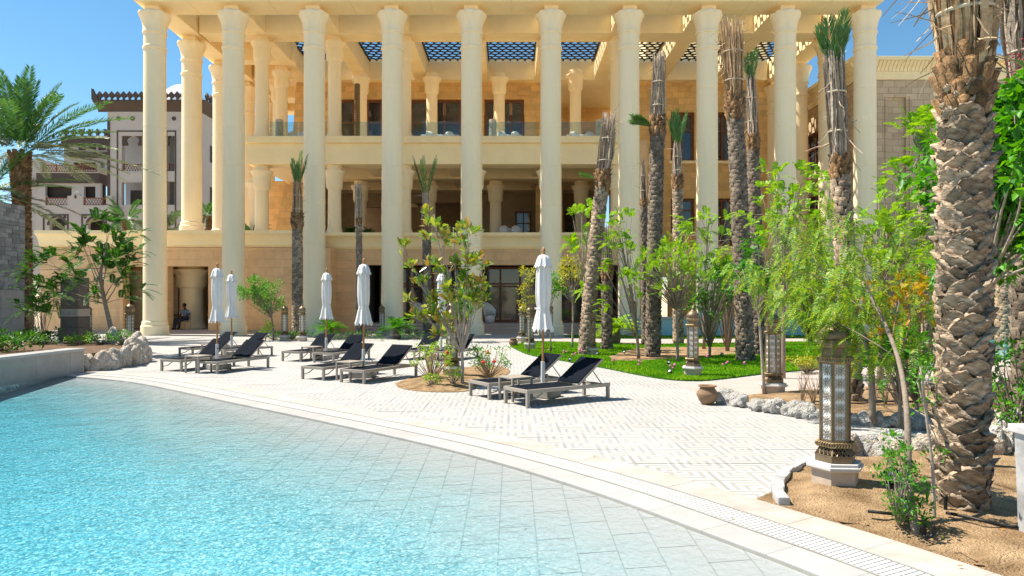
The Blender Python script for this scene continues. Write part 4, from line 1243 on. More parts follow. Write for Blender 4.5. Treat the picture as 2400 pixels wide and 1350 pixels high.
def bez(a, b, c, n=6):
    a, b, c = Vector(a), Vector(b), Vector(c)
    return [a * (1 - t) ** 2 + b * 2 * t * (1 - t) + c * t * t for t in [k / (n - 1) for k in range(n)]]
def tree(name, label, cat, trunk, r0, r1, tips, leafer, lmat, bmat=None, group=None, fork=.5, seg=8, rb=.35, lift=.25, bprob=1.0):
    """trunk path, limbs to the twig ends, leaves from leafer(lf, tip, direction)"""
    base = Vector(trunk[0])
    rt = thing(name, label, cat, base, group=group)
    tk = [Vector(p) - base for p in trunk]
    tks = tk if len(tk) < 3 else [Vector((p[0], p[1], p[2])) for p in _smooth3(tk)]
    n = len(tks)
    mb = MB(); mb.tube(tks, [r0 + (r1 - r0) * (k / (n - 1)) ** .8 for k in range(n)], seg)
    lf = Leafage()
    for tp_ in tips:
        tp_ = Vector(tp_) - base
        # leave the trunk below the tip
        k = int((fork + (1 - fork) * rng.random() ** 1.3) * (n - 1))
        a = tks[k]
        if a.z > tp_.z + .1 and k > 0: a = tks[max(0, int(fork * (n - 1)))]
        m_ = a.lerp(tp_, .5) + Vector((0, 0, lift * (tp_ - a).length * rng.uniform(-.3, .6))) + Vector(nr.normal(0, .06, 3) * (tp_ - a).length)
        path = bez(a, m_, tp_, 5)
        rr = (r0 + (r1 - r0) * (k / (n - 1))) * rb
        if rng.random() < bprob: mb.tube(path, [rr * (1 - .8 * q / 4) + .002 for q in range(5)], 5)
        leafer(lf, np.array(tp_), np.array((path[-1] - path[-2]).normalized()))
    mb.build('trunk', bmat or m_branch, rt, smooth=True)
    if lf.n:
        o = place_mesh('crown', lf.mesh('crown', lmat), rt); o['kind'] = 'stuff'
    return rt
def _smooth3(P, n=5):
    Q = [P[0] * 2 - P[1]] + P + [P[-1] * 2 - P[-2]]; out = []
    for i in range(1, len(Q) - 2):
        for k in range(n):
            t = k / n; a, b, c, d = Q[i - 1], Q[i], Q[i + 1], Q[i + 2]
            out.append(.5 * ((2 * b) + (c - a) * t + (2 * a - 5 * b + 4 * c - d) * t * t + (3 * b - a - 3 * c + d) * t ** 3))
    out.append(P[-1]); return out
def ell(c, r, n, shell=.45):
    """points spread through an ellipsoid, more towards its skin"""
    d = rand_dirs(n); q = (shell + (1 - shell) * nr.random((n, 1)) ** .6)
    return [tuple(p) for p in np.asarray(c) + d * q * np.asarray(r)]

# ------------------------------------------------------------------ palms
def boot_mesh(mat, L=.16, W=.17, T=.05, name='frond_stub', jit=0.0):
    """cut frond base: a thick lens-shaped scale leaning out from the trunk (x out, z up)"""
    vs = []; fs = []
    nu, nv = 7, 4
    for side in (0, 1):
        for j in range(nv + 1):
            t = j / nv
            for i in range(nu):
                u = (i / (nu - 1)) * 2 - 1
                w = W * (.5 if t < .01 else (.5 - .10 * t - .16 * t ** 3))
                y = u * w
                z = -L * .45 + L * t * (1 - .22 * u * u * t) - (.06 * L * abs(u) if t > .8 else 0)
                curv = -.22 * u * u * W * .6
                o = .012 + T * t * 1.25 + curv * (1 - .3 * t)
                thick = T * (.25 + .75 * (1 - abs(u) ** 2.2)) * (.4 + .6 * t)
                jz = rng.uniform(-jit, jit)
                vs.append(((o if side == 0 else o - thick - .012) + jz, y + rng.uniform(-jit, jit), z + jz + rng.uniform(-jit, jit) * (1 + t)))
    S = (nv + 1) * nu
    for j in range(nv):
        for i in range(nu - 1):
            a = j * nu + i
            fs.append((a, a + 1, a + nu + 1, a + nu)); fs.append((S + a, S + a + nu, S + a + nu + 1, S + a + 1))
    for i in range(nu - 1):
        a = nv * nu + i; fs.append((a, a + 1, S + a + 1, S + a))
    for j in range(nv):
        a = j * nu; fs.append((a, a + nu, S + a + nu, S + a)); b = j * nu + nu - 1; fs.append((b, S + b, S + b + nu, b + nu))
    mb = MB(); mb.add(vs, fs)
    return mb.mesh(name, mat, True)
def boot_np():
    """cheap scale for palms farther off"""
    V = np.array([(0, -.5, -.5), (0, .5, -.5), (.9, -.36, .42), (.9, .36, .42), (.55, -.36, .5), (.55, .36, .5), (1.0, 0, .52), (.25, 0, -.45)], float)
    F = np.array([(0, 7, 6), (0, 6, 2), (7, 1, 3), (7, 3, 6), (2, 6, 4), (6, 5, 4), (6, 3, 5), (0, 2, 4), (1, 5, 3)])
    return V, F
def strips(lf, starts, ends, w, bow=.0, seg=4, jit=.0):
    """dry fronds: flat bent strips from start to end points"""
    for a, b in zip(starts, ends):
        a = np.asarray(a); b = np.asarray(b); d = b - a
        u = np.cross(d, rand_dirs(1)[0]); u /= np.linalg.norm(u) + 1e-9
        o = rand_dirs(1)[0] * bow
        ww = w * nr.uniform(.5, 1.3)
        t = np.linspace(0, 1, seg + 1)
        c = a + d * t[:, None] + o * (np.sin(t * PI))[:, None] + nr.normal(0, jit, (seg + 1, 3)) * (t * (1 - t) * 4)[:, None]
        tap = (ww * (1 - .55 * t))[:, None] * .5
        V = np.concatenate([c - u * tap, c + u * tap], 0)
        F = []
        for k in range(seg): F += [(k, k + 1, seg + 2 + k), (k, seg + 2 + k, seg + 1 + k)]
        lf.put(V, np.array(F))
def palm(label, base, crown, r, bundle_h, top_r, green=0, dry=None, near=False, group='date palms with tied-up tops', waist=.55, n_strip=150, side_green=0, bottom=0.0, loose=.25, gl=.9):
    """date palm with its fronds bound up for transplanting: trunk to crown, bound dry fronds above"""
    dry = dry or m_dry
    bx, by = base; cx, cy, cz = crown
    rt = thing('date_palm', label, 'palm tree', (bx, by, bottom), group=group)
    r = r - .045
    ax = Vector((cx - bx, cy - by, cz - bottom)); H = ax.length; axn = ax.normalized()
    curve = lambda t: ax * t + Vector((ax.x, ax.y, 0)) * (-.25 * t * (1 - t))
    n = 14
    rad = lambda t: r * (1.18 - .5 * t if t < .12 else 1.12 - .14 * t) 
    mb = MB(); mb.tube([curve(k / n) for k in range(n + 1)], [rad(k / n) * .93 for k in range(n + 1)], 14)
    mb.build('trunk', m_bark, rt, smooth=True)
    # scales in a spiral
    if near:
        bms = [boot_mesh(m_boot, .14 * rng.uniform(.85, 1.1), .25 * rng.uniform(.85, 1.15), .046, jit=.008) for _ in range(8)]
        ring = 7; dz = .082; k = 0; z = .05
        tot = int(H / dz)
        cnt = 0
        for q in range(tot):
            for i in range(ring):
                t = (q + i / ring) * dz / H
                if t > .985 or cnt >= 300: continue
                a = 2 * PI * (i / ring) + q * PI / ring * 1.12 + rng.uniform(-.16, .16)
                c = curve(t); rr = rad(t)
                o = place_mesh('frond_stub', rng.choice(bms), rt, (c.x + math.cos(a) * rr * .93, c.y + math.sin(a) * rr * .93, c.z + rng.uniform(-.025, .025)))
                o.rotation_euler = (rng.uniform(-.2, .2), rng.uniform(-.15, .22), a + rng.uniform(-.12, .12)); s_ = rng.uniform(.78, 1.2)
                o.scale = (s_ * rng.uniform(.8, 1.3), s_, s_ * rng.uniform(.85, 1.1)); cnt += 1
    else:
        V0, F0 = boot_np(); lf = Leafage()
        circ = 2 * PI * r; ring = max(6, int(circ / .17)); dz = .105
        tot = int(H / dz)
        for q in range(tot):
            for i in range(ring):
                t = (q + .5 * (i % 2) + rng.uniform(-.15, .15)) * dz / H
                if t > 1 or t < 0: continue
                a = 2 * PI * (i + .37 * q) / ring + rng.uniform(-.08, .08)
                c = curve(t); rr = rad(t)
                s_ = rng.uniform(.8, 1.25)
                V = V0 * np.array([.062 * s_, circ / ring * 1.25, .14 * s_])
                ca, sa = math.cos(a), math.sin(a)
                W = np.stack([V[:, 0] * ca - V[:, 1] * sa, V[:, 0] * sa + V[:, 1] * ca, V[:, 2]], 1)
                lf.put(W + np.array([c.x + ca * rr * .9, c.y + sa * rr * .9, c.z]), F0)
        o = place_mesh('bark_scales', lf.mesh('bark_scales', m_boot if rng.random() < .7 else m_bark), rt); o['kind'] = 'stuff'
    # swollen crown of brown fibres and stubs
    top = curve(1.0)
    cr = rad(1.0)
    hb = cr * 2.6
    mb = MB(); mb.lathe([(cr * .95, top.z - hb * .55), (cr * 1.25, top.z - hb * .15), (cr * 1.38, top.z + hb * .2), (cr * 1.1, top.z + hb * .6), (cr * .8, top.z + hb * .8)], (top.x, top.y), 18,
                        mod=lambda rr, z, a, i: (rr * (1 + .08 * math.sin(5 * a + i * 1.7) + .05 * math.sin(9 * a + i)), z))
    mb.build('crown_fibre', m_boot_brown, rt, smooth=True)
    V0, F0 = boot_np(); lf = Leafage()
    for q in range(5):
        for i in range(9):
            a = 2 * PI * (i + .45 * q) / 9 + rng.uniform(-.15, .15)
            z = top.z - hb * .5 + hb * 1.1 * q / 4
            rr = cr * (1.15 + .15 * math.sin(q / 4 * PI)); s_ = rng.uniform(.8, 1.3)
            V = V0 * np.array([cr * .55 * s_, cr * .75, cr * 1.1 * s_]); ca, sa = math.cos(a), math.sin(a)
            W = np.stack([V[:, 0] * ca - V[:, 1] * sa, V[:, 0] * sa + V[:, 1] * ca, V[:, 2]], 1)
            lf.put(W + np.array([top.x + ca * rr * .85, top.y + sa * rr * .85, z]), F0)
    o = place_mesh('crown_stubs', lf.mesh('crown_stubs', m_boot_brown), rt); o['kind'] = 'stuff'
    # bound fronds
    lf = Leafage(); A = []; B = []
    wst = cr * waist * 2
    for k in range(n_strip):
        a = rng.uniform(0, 2 * PI); q = math.sqrt(rng.random())
        r0_, r1_ = cr * 1.15 * q, top_r * q
        h0 = top.z + hb * rng.uniform(.0, .4); h1 = top.z + bundle_h * rng.uniform(.72, 1.03)
        a2 = a + rng.uniform(-.35, .35)
        A.append((top.x + math.cos(a) * r0_, top.y + math.sin(a) * r0_, h0))
        lean = (axn.x * bundle_h * .9, axn.y * bundle_h * .9)
        B.append((top.x + lean[0] + math.cos(a2) * r1_, top.y + lean[1] + math.sin(a2) * r1_, h1))
    strips(lf, A, B, .055 if near else .05, .03, 4, .02)
    for k in range(int(n_strip * loose)):                # loose ends: hanging and sticking out
        a = rng.uniform(0, 2 * PI); h = top.z + bundle_h * rng.uniform(.05, 1.0); rr = (cr + (top_r - cr) * (h - top.z) / bundle_h) * .9
        p = np.array((top.x + axn.x * (h - top.z) + math.cos(a) * rr, top.y + math.sin(a) * rr, h))
        d = np.array((math.cos(a), math.sin(a), rng.uniform(-1.6, .9))) * rng.uniform(.12, .38)
        strips(lf, [p], [p + d], .014, .02, 3, .01)
    o = place_mesh('bound_fronds', lf.mesh('bound_fronds', dry), rt); o['kind'] = 'stuff'
    for q in (.30, .62):
        z = top.z + bundle_h * q; rr = cr * 1.15 * (1 - q) + top_r * q
        mb = MB(); mb.torus((top.x + axn.x * bundle_h * .9 * q, top.y + axn.y * bundle_h * .9 * q, z), rr * 1.0, .016, 24, 6)
        mb.build('rope_tie', m_rope, rt)
    if green or side_green:
        lf = Leafage()
        for k in range(green):
            a = rng.uniform(0, 2 * PI)
            c = (top.x + axn.x * bundle_h * .9 + math.cos(a) * top_r * .4, top.y + axn.y * bundle_h * .9 + math.sin(a) * top_r * .4, top.z + bundle_h * .82)
            pinnate(lf, c, (math.cos(a) * .28, math.sin(a) * .28, 1), gl * rng.uniform(.7, 1.1), 22, .30, .03, .05, .45)
        for k in range(side_green):
            a = PI + rng.uniform(-.5, .5)
            pinnate(lf, (top.x + math.cos(a) * cr, top.y + math.sin(a) * cr, top.z + hb * .1), (math.cos(a), math.sin(a) * .6, rng.uniform(.35, .9)), rng.uniform(.5, .75), 20, .26, .03, .15, .55)
        o = place_mesh('green_fronds', lf.mesh('green_fronds', lf_palm), rt); o['kind'] = 'stuff'
    return rt

def full_palm(label, base, h, r, nf, L, mat=None, bottom=0.0, group=None, lean=(0, 0), dullp=.25, up=(-.35, 1.1), ll=.42):
    rt = thing('leafy_palm', label, 'palm tree', (*base, bottom), group=group)
    n = 10
    pt = [Vector((lean[0] * (k / n) ** 1.5, lean[1] * (k / n) ** 1.5, h * k / n)) for k in range(n + 1)]
    mb = MB(); mb.tube(pt, [r * (1.1 - .15 * k / n) for k in range(n + 1)], 12); mb.build('trunk', m_bark, rt, smooth=True)
    V0, F0 = boot_np(); lf = Leafage()
    circ = 2 * PI * r; ring = max(6, int(circ / .17)); tot = int(h / .12)
    for q in range(tot):
        for i in range(ring):
            t = (q + rng.random() * .6) / tot; k = t * n; c = pt[int(k)].lerp(pt[min(n, int(k) + 1)], k - int(k))
            a = 2 * PI * (i + .37 * q) / ring; big = 1 + 1.2 * max(0, t - .72) / .28
            V = V0 * np.array([.085 * big, circ / ring * 1.15, .17 * big]); ca, sa = math.cos(a), math.sin(a)
            W = np.stack([V[:, 0] * ca - V[:, 1] * sa, V[:, 0] * sa + V[:, 1] * ca, V[:, 2]], 1)
            lf.put(W + np.array([c.x + ca * r * .95, c.y + sa * r * .95, c.z]), F0)
    o = place_mesh('bark_scales', lf.mesh('bark_scales', m_boot_brown), rt); o['kind'] = 'stuff'
    top = pt[-1]
    for part, frac, mt in (('fronds', 1 - dullp, mat or lf_palm), ('dry_fronds', dullp, lf_palm_dull)):
        lf = Leafage()
        for k in range(int(nf * frac)):
            a = k * 2.399 + rng.uniform(-.3, .3)
            e = rng.uniform(*up) if part == 'fronds' else rng.uniform(up[0] - .25, .15)
            d = (math.cos(a) * math.cos(e), math.sin(a) * math.cos(e), math.sin(e))
            pinnate(lf, (top.x + d[0] * r, top.y + d[1] * r, top.z + .05), d, L * rng.uniform(.8, 1.1), 46, ll, .05, .26, .75, .22)
        if lf.n:
            o = place_mesh(part, lf.mesh(part, mt), rt); o['kind'] = 'stuff'
    return rt

G = lambda px, py: g(px, py)
def crown_at(px, py, Y): return (hx(px, Y), Y, hz(py, Y))
# big palm at the right
b = G(2255, 1200)
palm('huge near palm trunk with rugged grey frond stubs on the right', b, (hx(2262, b[1]), b[1], 3.32), .185, 1.9, .30, near=True, n_strip=330, loose=.35)
Y = 20.6; palm('leaning tied palm behind the lantern at the lawn edge, right of the front parasol', (hx(1372, Y), Y), crown_at(1413, 425, Y), .215, hz(265, Y) - hz(425, Y), .22, green=0, dry=m_dry_grey, side_green=2)
Y = 19.8; palm('upright tied palm with a green side tuft in the sandy tree bed', (hx(1530, Y), Y), crown_at(1541, 300, Y), .215, hz(128, Y) - hz(300, Y), .17, dry=m_dry_grey, side_green=9)
Y = 18.5; palm('tallest tied palm of the lawn with a shaggy straw top', (hx(1747, Y), Y), crown_at(1722, 252, Y), .235, hz(45, Y) - hz(252, Y), .30, n_strip=230, loose=.45)
Y = 20.4; palm('tied palm with green tip close behind the shaggy straw-topped palm', (hx(1778, Y), Y), crown_at(1764, 338, Y), .19, hz(165, Y) - hz(338, Y), .13, green=4, dry=m_dry_grey)
Y = 26.0; palm('slim palm with a large green tied tuft beside the brown-framed windows', (hx(1590, Y), Y), crown_at(1588, 430, Y), .20, hz(330, Y) - hz(430, Y), .15, green=16, dry=m_dry_grey, gl=1.4)
Y = 25.0; palm('thin bare palm partly hidden behind the tree-bed palm', (hx(1513, Y), Y), crown_at(1508, 480, Y), .14, hz(370, Y) - hz(480, Y), .06, dry=m_dry_grey, n_strip=50)
Y = 22.8; palm('second trunk just right of the leaning palm', (hx(1422, Y), Y), crown_at(1423, 640, Y), .19, hz(530, Y) - hz(640, Y), .14, dry=m_dry_grey)
Y = 10.9; palm('tied palm with green tip and rope-bound stalks behind the near lantern', G(1998, 947), crown_at(1968, 395, Y), .155, hz(110, Y) - hz(395, Y), .16, green=9, dry=m_dry_grey, n_strip=120, gl=.75)
Y = 20.0; palm('short distant palm with green tied tip before the stone wing', (hx(2172, Y), Y), crown_at(2163, 440, Y), .15, hz(355, Y) - hz(440, Y), .10, green=6, dry=m_dry_grey, gl=.7)
Y = 31.0; palm('palm with a green spear top left of the third column', (hx(697, Y), Y), crown_at(697, 520, Y), .24, hz(420, Y) - hz(520, Y), .20, green=10, dry=m_dry, gl=1.6)
palm('thin grey palm with a bare tied top left of the fourth column', (hx(843, Y), Y), crown_at(841, 520, Y), .145, hz(430, Y) - hz(520, Y), .15, dry=m_dry_grey)
palm('thin palm with two green spears behind the small magnolia', (hx(1003, Y), Y), crown_at(999, 530, Y), .20, hz(450, Y) - hz(530, Y), .14, green=9, dry=m_dry_grey, gl=1.9)
Y = 26.0; palm('stout palm trunk beyond the right-hand pool', (hx(2352, Y), Y), crown_at(2350, 420, Y), .27, 2.0, .25, dry=m_dry)
Y = 9.2; edge_palm = palm('palm at the right edge with dry fronds and red fruit', (hx(2402, Y), Y), crown_at(2398, 250, Y), .16, 2.4, .30, dry=m_dry_grey, loose=.6)
fr_ = MB()
for q in range(60):
    fr_.sphere((hx(rng.uniform(2350, 2392), 9.0) - edge_palm.location.x, 8.9 + rng.uniform(-.1, .1) - 9.2, hz(rng.gauss(165, 20), 9.0)), .014, 6, 5)
tag(fr_.build('date_fruit', M('red_date', (.32, .03, .03), .5, .2), edge_palm), kind='stuff')
# leafy palms
full_palm('large leafy date palm rising behind the grey slate wall', (-19.7, 27.6), 7.6, .27, 58, 4.4, lean=(-.2, 0), dullp=.3, up=(.4, 1.45), ll=.5)
full_palm('second palm trunk left of the large leafy palm', (-20.9, 27.0), 5.8, .28, 34, 3.4, dullp=.4, up=(.1, 1.4))
full_palm('small leafy palm on the terrace in front of the white tower', (hx(299, 50), 50), 2.3, .28, 30, 2.6, bottom=5.2, dullp=.2)
full_palm('leafy palm half hidden behind the first portico column', (hx(400, 52), 52), 1.9, .28, 24, 2.4, lf_palm_dull, bottom=5.2)
full_palm('yellowish palm between the second and third side columns', (hx(486, 50), 50), 2.6, .25, 26, 2.2, bottom=5.2)
full_palm('bushy young palm by the left loggia column', (hx(592, 40), 40), .3, .12, 16, 1.2, bottom=5.2, ll=.25)

def cycad(label, base, s, bottom=.0, mat=None):
    rt = thing('cycad', label, 'cycad', (*base, bottom), group='cycads along the building')
    MB().lathe([(.17 * s, 0), (.2 * s, .2 * s), (.17 * s, .45 * s), (.06 * s, .52 * s)], (0, 0), 12).build('trunk', m_bark, rt, smooth=True)
    lf = Leafage()
    for k in range(38):
        a = k * 2.399; e = rng.uniform(-.05, 1.1)
        pinnate(lf, (0, 0, .45 * s), (math.cos(a) * math.cos(e), math.sin(a) * math.cos(e), math.sin(e)), .95 * s * rng.uniform(.85, 1.1), 30, .17 * s, .022 * s, .35, 1.1, .25)
    o = place_mesh('fronds', lf.mesh('fronds', mat or lf_green), rt); o['kind'] = 'stuff'
cycad('cycad with arching fronds between the third and fourth columns', (hx(770, 29.5), 29.5), .95)
cycad('cycad at the foot of the fourth column', (hx(930, 29.5), 29.5), 1.0)
cycad('light green young palm clump beside the leaning lawn palm', (hx(1440, 26), 26), 1.25, 0, lf_lime)
cycad('dark green cycad inside the middle loggia', (hx(822, 39.5), 39.5), .75, 5.2, lf_dark)
cycad('dark green cycad at the right end of the loggia bay', (hx(862, 39.5), 39.5), .7, 5.2, lf_dark)

# ------------------------------------------------------------------ trees and shrubs
# small magnolia: every leaf a piece of its own
b = G(1083, 905)
rt = thing('magnolia_tree', 'small magnolia with big glossy leaves in the middle planting bed', 'tree', (*b, .05))
Yb = b[1]
fork = Vector((0, 0, .60))
mb = MB(); mb.tube([(0, 0, -.08), (.01, 0, .3), fork, (.02, .02, .95)], [.035, .031, .028, .022], 8)
tips = []
blobs = [((1015, 500), .25), ((1040, 560), .28), ((1100, 555), .22), ((985, 640), .25), ((1050, 640), .30), ((1110, 640), .25), ((960, 690), .22), ((1020, 700), .25), ((1135, 610), .18), ((1130, 680), .16), ((940, 570), .08), ((1090, 590), .25), ((1060, 530), .2)]
for (px, py), rr in blobs:
    c = Vector((hx(px, Yb) - b[0], 0, hz(py, Yb) - .05))
    m_ = Vector((c.x * .55, rng.uniform(-.1, .1), fork.z + (c.z - fork.z) * .45))
    e = c + Vector((0, rng.uniform(-.4, .4), 0))
    pa = bez(fork, m_, e, 7); mb.tube(pa, [.02 - .0024 * k for k in range(7)], 6)
    for q in range(5):
        d = Vector(rand_dirs(1)[0]) * rr; d.z *= .9
        t = rng.randint(3, 6); s2 = pa[t] + d
        mb.tube(bez(pa[t - 1], pa[t] + d * .4 + Vector((0, 0, .02)), s2, 4), [.008, .006, .005, .003], 5); tips.append((s2, (s2 - pa[t - 1]).normalized()))
mb.build('trunk', m_branch_pale, rt, smooth=True)
lm = MB()
lm.add([(0, 0, 0), (.3, -.20, .05), (.3, 0, 0), (.3, .20, .05), (.68, -.19, .04), (.68, 0, -.02), (.68, .19, .04), (1, 0, -.06), (.1, -.1, .02), (.1, .1, .02)],
       [(0, 8, 1, 2), (0, 2, 3, 9), (1, 4, 5, 2), (2, 5, 6, 3), (4, 7, 5), (5, 7, 6)])
leaf_me = lm.mesh('leaf', lf_magnolia, True)
k = 0
while k < 300:
    p, d = tips[k % len(tips)]
    dd = (d * .7 + Vector(rand_dirs(1)[0]) * .8 + Vector((0, 0, .45))).normalized()
    o = place_mesh('leaf', leaf_me, rt, p + Vector(nr.normal(0, .025, 3)))
    q = dd.to_track_quat('X', 'Z') @ Quaternion((1, 0, 0), rng.uniform(-.8, .8))
    o.rotation_mode = 'QUATERNION'; o.rotation_quaternion = q
    s_ = rng.uniform(.15, .25); o.scale = (s_, s_, s_); k += 1
lf = Leafage()
for p, d in tips: clump(lf, np.array(p), .09, 9, .15, .08, .6, .4)
o = place_mesh('small_leaves', lf.mesh('small_leaves', lf_magnolia), rt); o['kind'] = 'stuff'

def L_pin(L=.3, n=3, pairs=12, ll=.07, lw=.028, droop=.4, up=.2, spread=1.1, jit=.6):
    def f(lf, p, d):
        for _ in range(n):
            q = d + nr.normal(0, jit, 3) + np.array([0, 0, up])
            pinnate(lf, p + nr.normal(0, .04, 3), q, L * rng.uniform(.7, 1.2), pairs, ll, lw, droop, spread)
    return f
def L_cl(r=.2, n=40, L=.08, W=.04, out=.5, up=.2):
    def f(lf, p, d): clump(lf, p, r, n, L, W, out, up)
    return f
def L_droop(L=.3, n=3, pairs=14, ll=.05, lw=.014):
    def f(lf, p, d):
        for _ in range(n):
            q = np.array([d[0] * .4, d[1] * .4, -.55]) + nr.normal(0, .35, 3)
            pinnate(lf, p + nr.normal(0, .05, 3), q, L * rng.uniform(.6, 1.3), pairs, ll, lw, .35, .95)
    return f
def ptip(lst, Y, dy=.3, n=1, r=.15):
    out = []
    for px, py in lst:
        for _ in range(n): out.append((hx(px, Y) + nr.normal(0, r), Y + nr.normal(0, dy), hz(py, Y) + nr.normal(0, r)))
    return out
# flame tree at the left
Y = 20.4
tree('flame_tree', 'flat-topped feathery tree leaning from the raised bed at the left', 'tree',
     [(hx(268, Y), Y, .3), (hx(258, Y), Y, hz(760, Y)), (hx(244, Y), Y, hz(700, Y)), (hx(236, Y), Y, hz(640, Y)), (hx(248, Y), Y, hz(590, Y))], .085, .035,
     ptip([(265, 520), (250, 545), (225, 560), (280, 555), (215, 585), (265, 590), (290, 600), (150, 600), (180, 610), (205, 620), (245, 615), (130, 640), (165, 650), (110, 660), (200, 655), (275, 640), (300, 630), (95, 690), (130, 690), (260, 680), (290, 668), (160, 670), (235, 585), (190, 570), (120, 605)], Y, .5, 3, .2),
     L_pin(.5, 6, 18, .10, .04, .35, .1), lf_dark, fork=.45, rb=.3, bprob=.35)
# clipped round tree by the wall
Y = 28.4
tree('round_tree', 'small round-headed tree leaning left beside the twin lanterns', 'tree', [(hx(641, Y), Y, 0), (hx(639, Y), Y, hz(760, Y)), (hx(632, Y), Y, hz(725, Y))], .05, .03,
     ptip([(600, 672), (585, 685), (615, 665), (632, 680), (608, 690), (640, 700), (625, 712), (595, 700), (648, 715), (580, 672), (570, 690), (600, 655)], Y, .35, 4, .14), L_cl(.22, 46, .10, .05), lf_green, fork=.7)
tree('shrub', 'small leafy shoot at the foot of the round-headed tree', 'shrub', [(hx(628, Y), Y - .3, 0), (hx(628, Y), Y - .3, .3)], .02, .01, ptip([(628, 770), (622, 778), (634, 764)], Y - .3, .1, 2, .06), L_cl(.15, 30, .09, .05), lf_lime)
Y = 27.5
tree('round_tree', 'dark green shrub tree behind the small magnolia', 'tree', [(hx(1092, Y), Y, 0), (hx(1092, Y), Y, hz(740, Y))], .05, .03, ptip([(1080, 690), (1095, 680), (1105, 700), (1085, 715), (1065, 700), (1100, 725), (1078, 730)], Y, .35, 4, .14), L_cl(.24, 46, .11, .06), lf_green, fork=.7)
# small trees round the lawn
Y = 21.5
tree('yellow_tree', 'small yellow-leaved tree left of the front parasol', 'tree', [(hx(1240, Y), Y, 0), (hx(1242, Y), Y, hz(720, Y)), (hx(1238, Y), Y, hz(690, Y))], .03, .015, ptip([(1225, 640), (1235, 660), (1225, 680), (1240, 700), (1228, 715), (1245, 650)], Y, .15, 3, .09), L_cl(.16, 26, .08, .045), lf_yellow)
tree('round_tree', 'green sapling just right of the front parasol', 'tree', [(hx(1291, Y), Y, 0), (hx(1290, Y), Y, hz(720, Y)), (hx(1292, Y), Y, hz(670, Y))], .025, .012, ptip([(1290, 650), (1300, 670), (1310, 680), (1288, 685), (1305, 660)], Y, .15, 3, .09), L_cl(.15, 26, .09, .05), lf_green)
Y = 23.5
tree('yellow_tree', 'young yellow-green tree on twin stems in front of the sixth column', 'tree', [(hx(1341, Y), Y, 0), (hx(1343, Y), Y, hz(740, Y)), (hx(1340, Y), Y, hz(670, Y))], .045, .02, ptip([(1330, 620), (1345, 625), (1320, 645), (1358, 640), (1335, 655), (1360, 660), (1325, 668)], Y, .3, 4, .14), L_cl(.2, 30, .09, .05), lf_yellow, m_branch_pale, fork=.7)
Y = 22.0
tree('feathery_tree', 'thin leggy tree with sparse feathery sprays left of the leaning palm', 'tree', [(hx(1362, Y), Y, 0), (hx(1368, Y), Y, hz(690, Y)), (hx(1372, Y), Y, hz(600, Y)), (hx(1380, Y), Y, hz(520, Y))], .05, .015,
     ptip([(1345, 512), (1360, 500), (1335, 570), (1350, 580), (1340, 595), (1375, 560), (1385, 500), (1395, 600), (1370, 680)], Y, .25, 2, .12), L_pin(.5, 4, 14, .10, .04, .3), lf_lime, m_branch_pale, fork=.35)
Y = 19.2
tree('feathery_tree', 'tall wiry tree with scattered lime sprays between the two lawn palms', 'tree', [(hx(1497, Y), Y, 0), (hx(1490, Y), Y, hz(760, Y)), (hx(1468, Y), Y, hz(630, Y)), (hx(1448, Y), Y, hz(540, Y))], .05, .018,
     ptip([(1465, 490), (1445, 530), (1470, 520), (1460, 555), (1466, 585), (1440, 590), (1425, 560), (1430, 510), (1475, 560), (1435, 625), (1415, 640), (1460, 650), (1428, 680), (1480, 660), (1500, 660), (1490, 690), (1420, 720), (1475, 600)], Y, .3, 2, .10), L_pin(.35, 4, 12, .09, .038, .4), lf_lime, fork=.25)
Y = 18.0
tree('acacia_tree', 'fluffy yellow-green acacia on a thin trunk in the middle of the lawn', 'tree', [(hx(1588, Y), Y, 0), (hx(1587, Y), Y, hz(770, Y)), (hx(1584, Y), Y, hz(700, Y))], .045, .03,
     ptip([(1585, 600), (1555, 610), (1615, 610), (1535, 640), (1575, 640), (1610, 645), (1635, 635), (1520, 620), (1550, 670), (1590, 675), (1625, 665), (1600, 590), (1565, 592), (1540, 600), (1510, 640), (1640, 650)], Y, .45, 6, .16), L_pin(.28, 5, 12, .06, .018, .2, .3, .7), lf_lime, fork=.8)
Y = 19.5
tree('bushy_tree', 'many-stemmed green shrub tree right of the fluffy acacia', 'tree', [(hx(1663, Y), Y, 0), (hx(1664, Y), Y, hz(800, Y)), (hx(1662, Y), Y, hz(770, Y))], .045, .035,
     ptip([(1640, 690), (1665, 690), (1690, 685), (1650, 715), (1680, 715), (1660, 660), (1690, 650), (1640, 650), (1700, 700), (1630, 705), (1700, 640), (1675, 620)], Y, .4, 4, .14), L_cl(.2, 30, .12, .05), lf_green, fork=.3, rb=.5)
tree('feathery_tree', 'wispy tree with lime tufts above the many-stemmed shrub', 'tree', [(hx(1650, 23), 23, 0), (hx(1652, 23), 23, 2.2), (hx(1662, 23), 23, 4.6)], .06, .02,
     ptip([(1660, 520), (1640, 530), (1700, 520), (1680, 550), (1620, 560), (1650, 565), (1690, 575), (1670, 590), (1600, 535), (1705, 545), (1610, 545)], 23, .4, 2, .15), L_pin(.5, 5, 14, .10, .04, .35), lf_lime, fork=.45)
tree('round_tree', 'light green bushy tree behind the tallest lawn palm', 'tree', [(hx(1705, 22), 22, 0), (hx(1705, 22), 22, 1.6)], .07, .04, ptip([(1700, 610), (1720, 630), (1690, 620), (1710, 660), (1730, 610), (1725, 650)], 22, .4, 5, .2), L_pin(.3, 4, 12, .08, .03, .2), lf_lime, fork=.7)
Y = 15.0
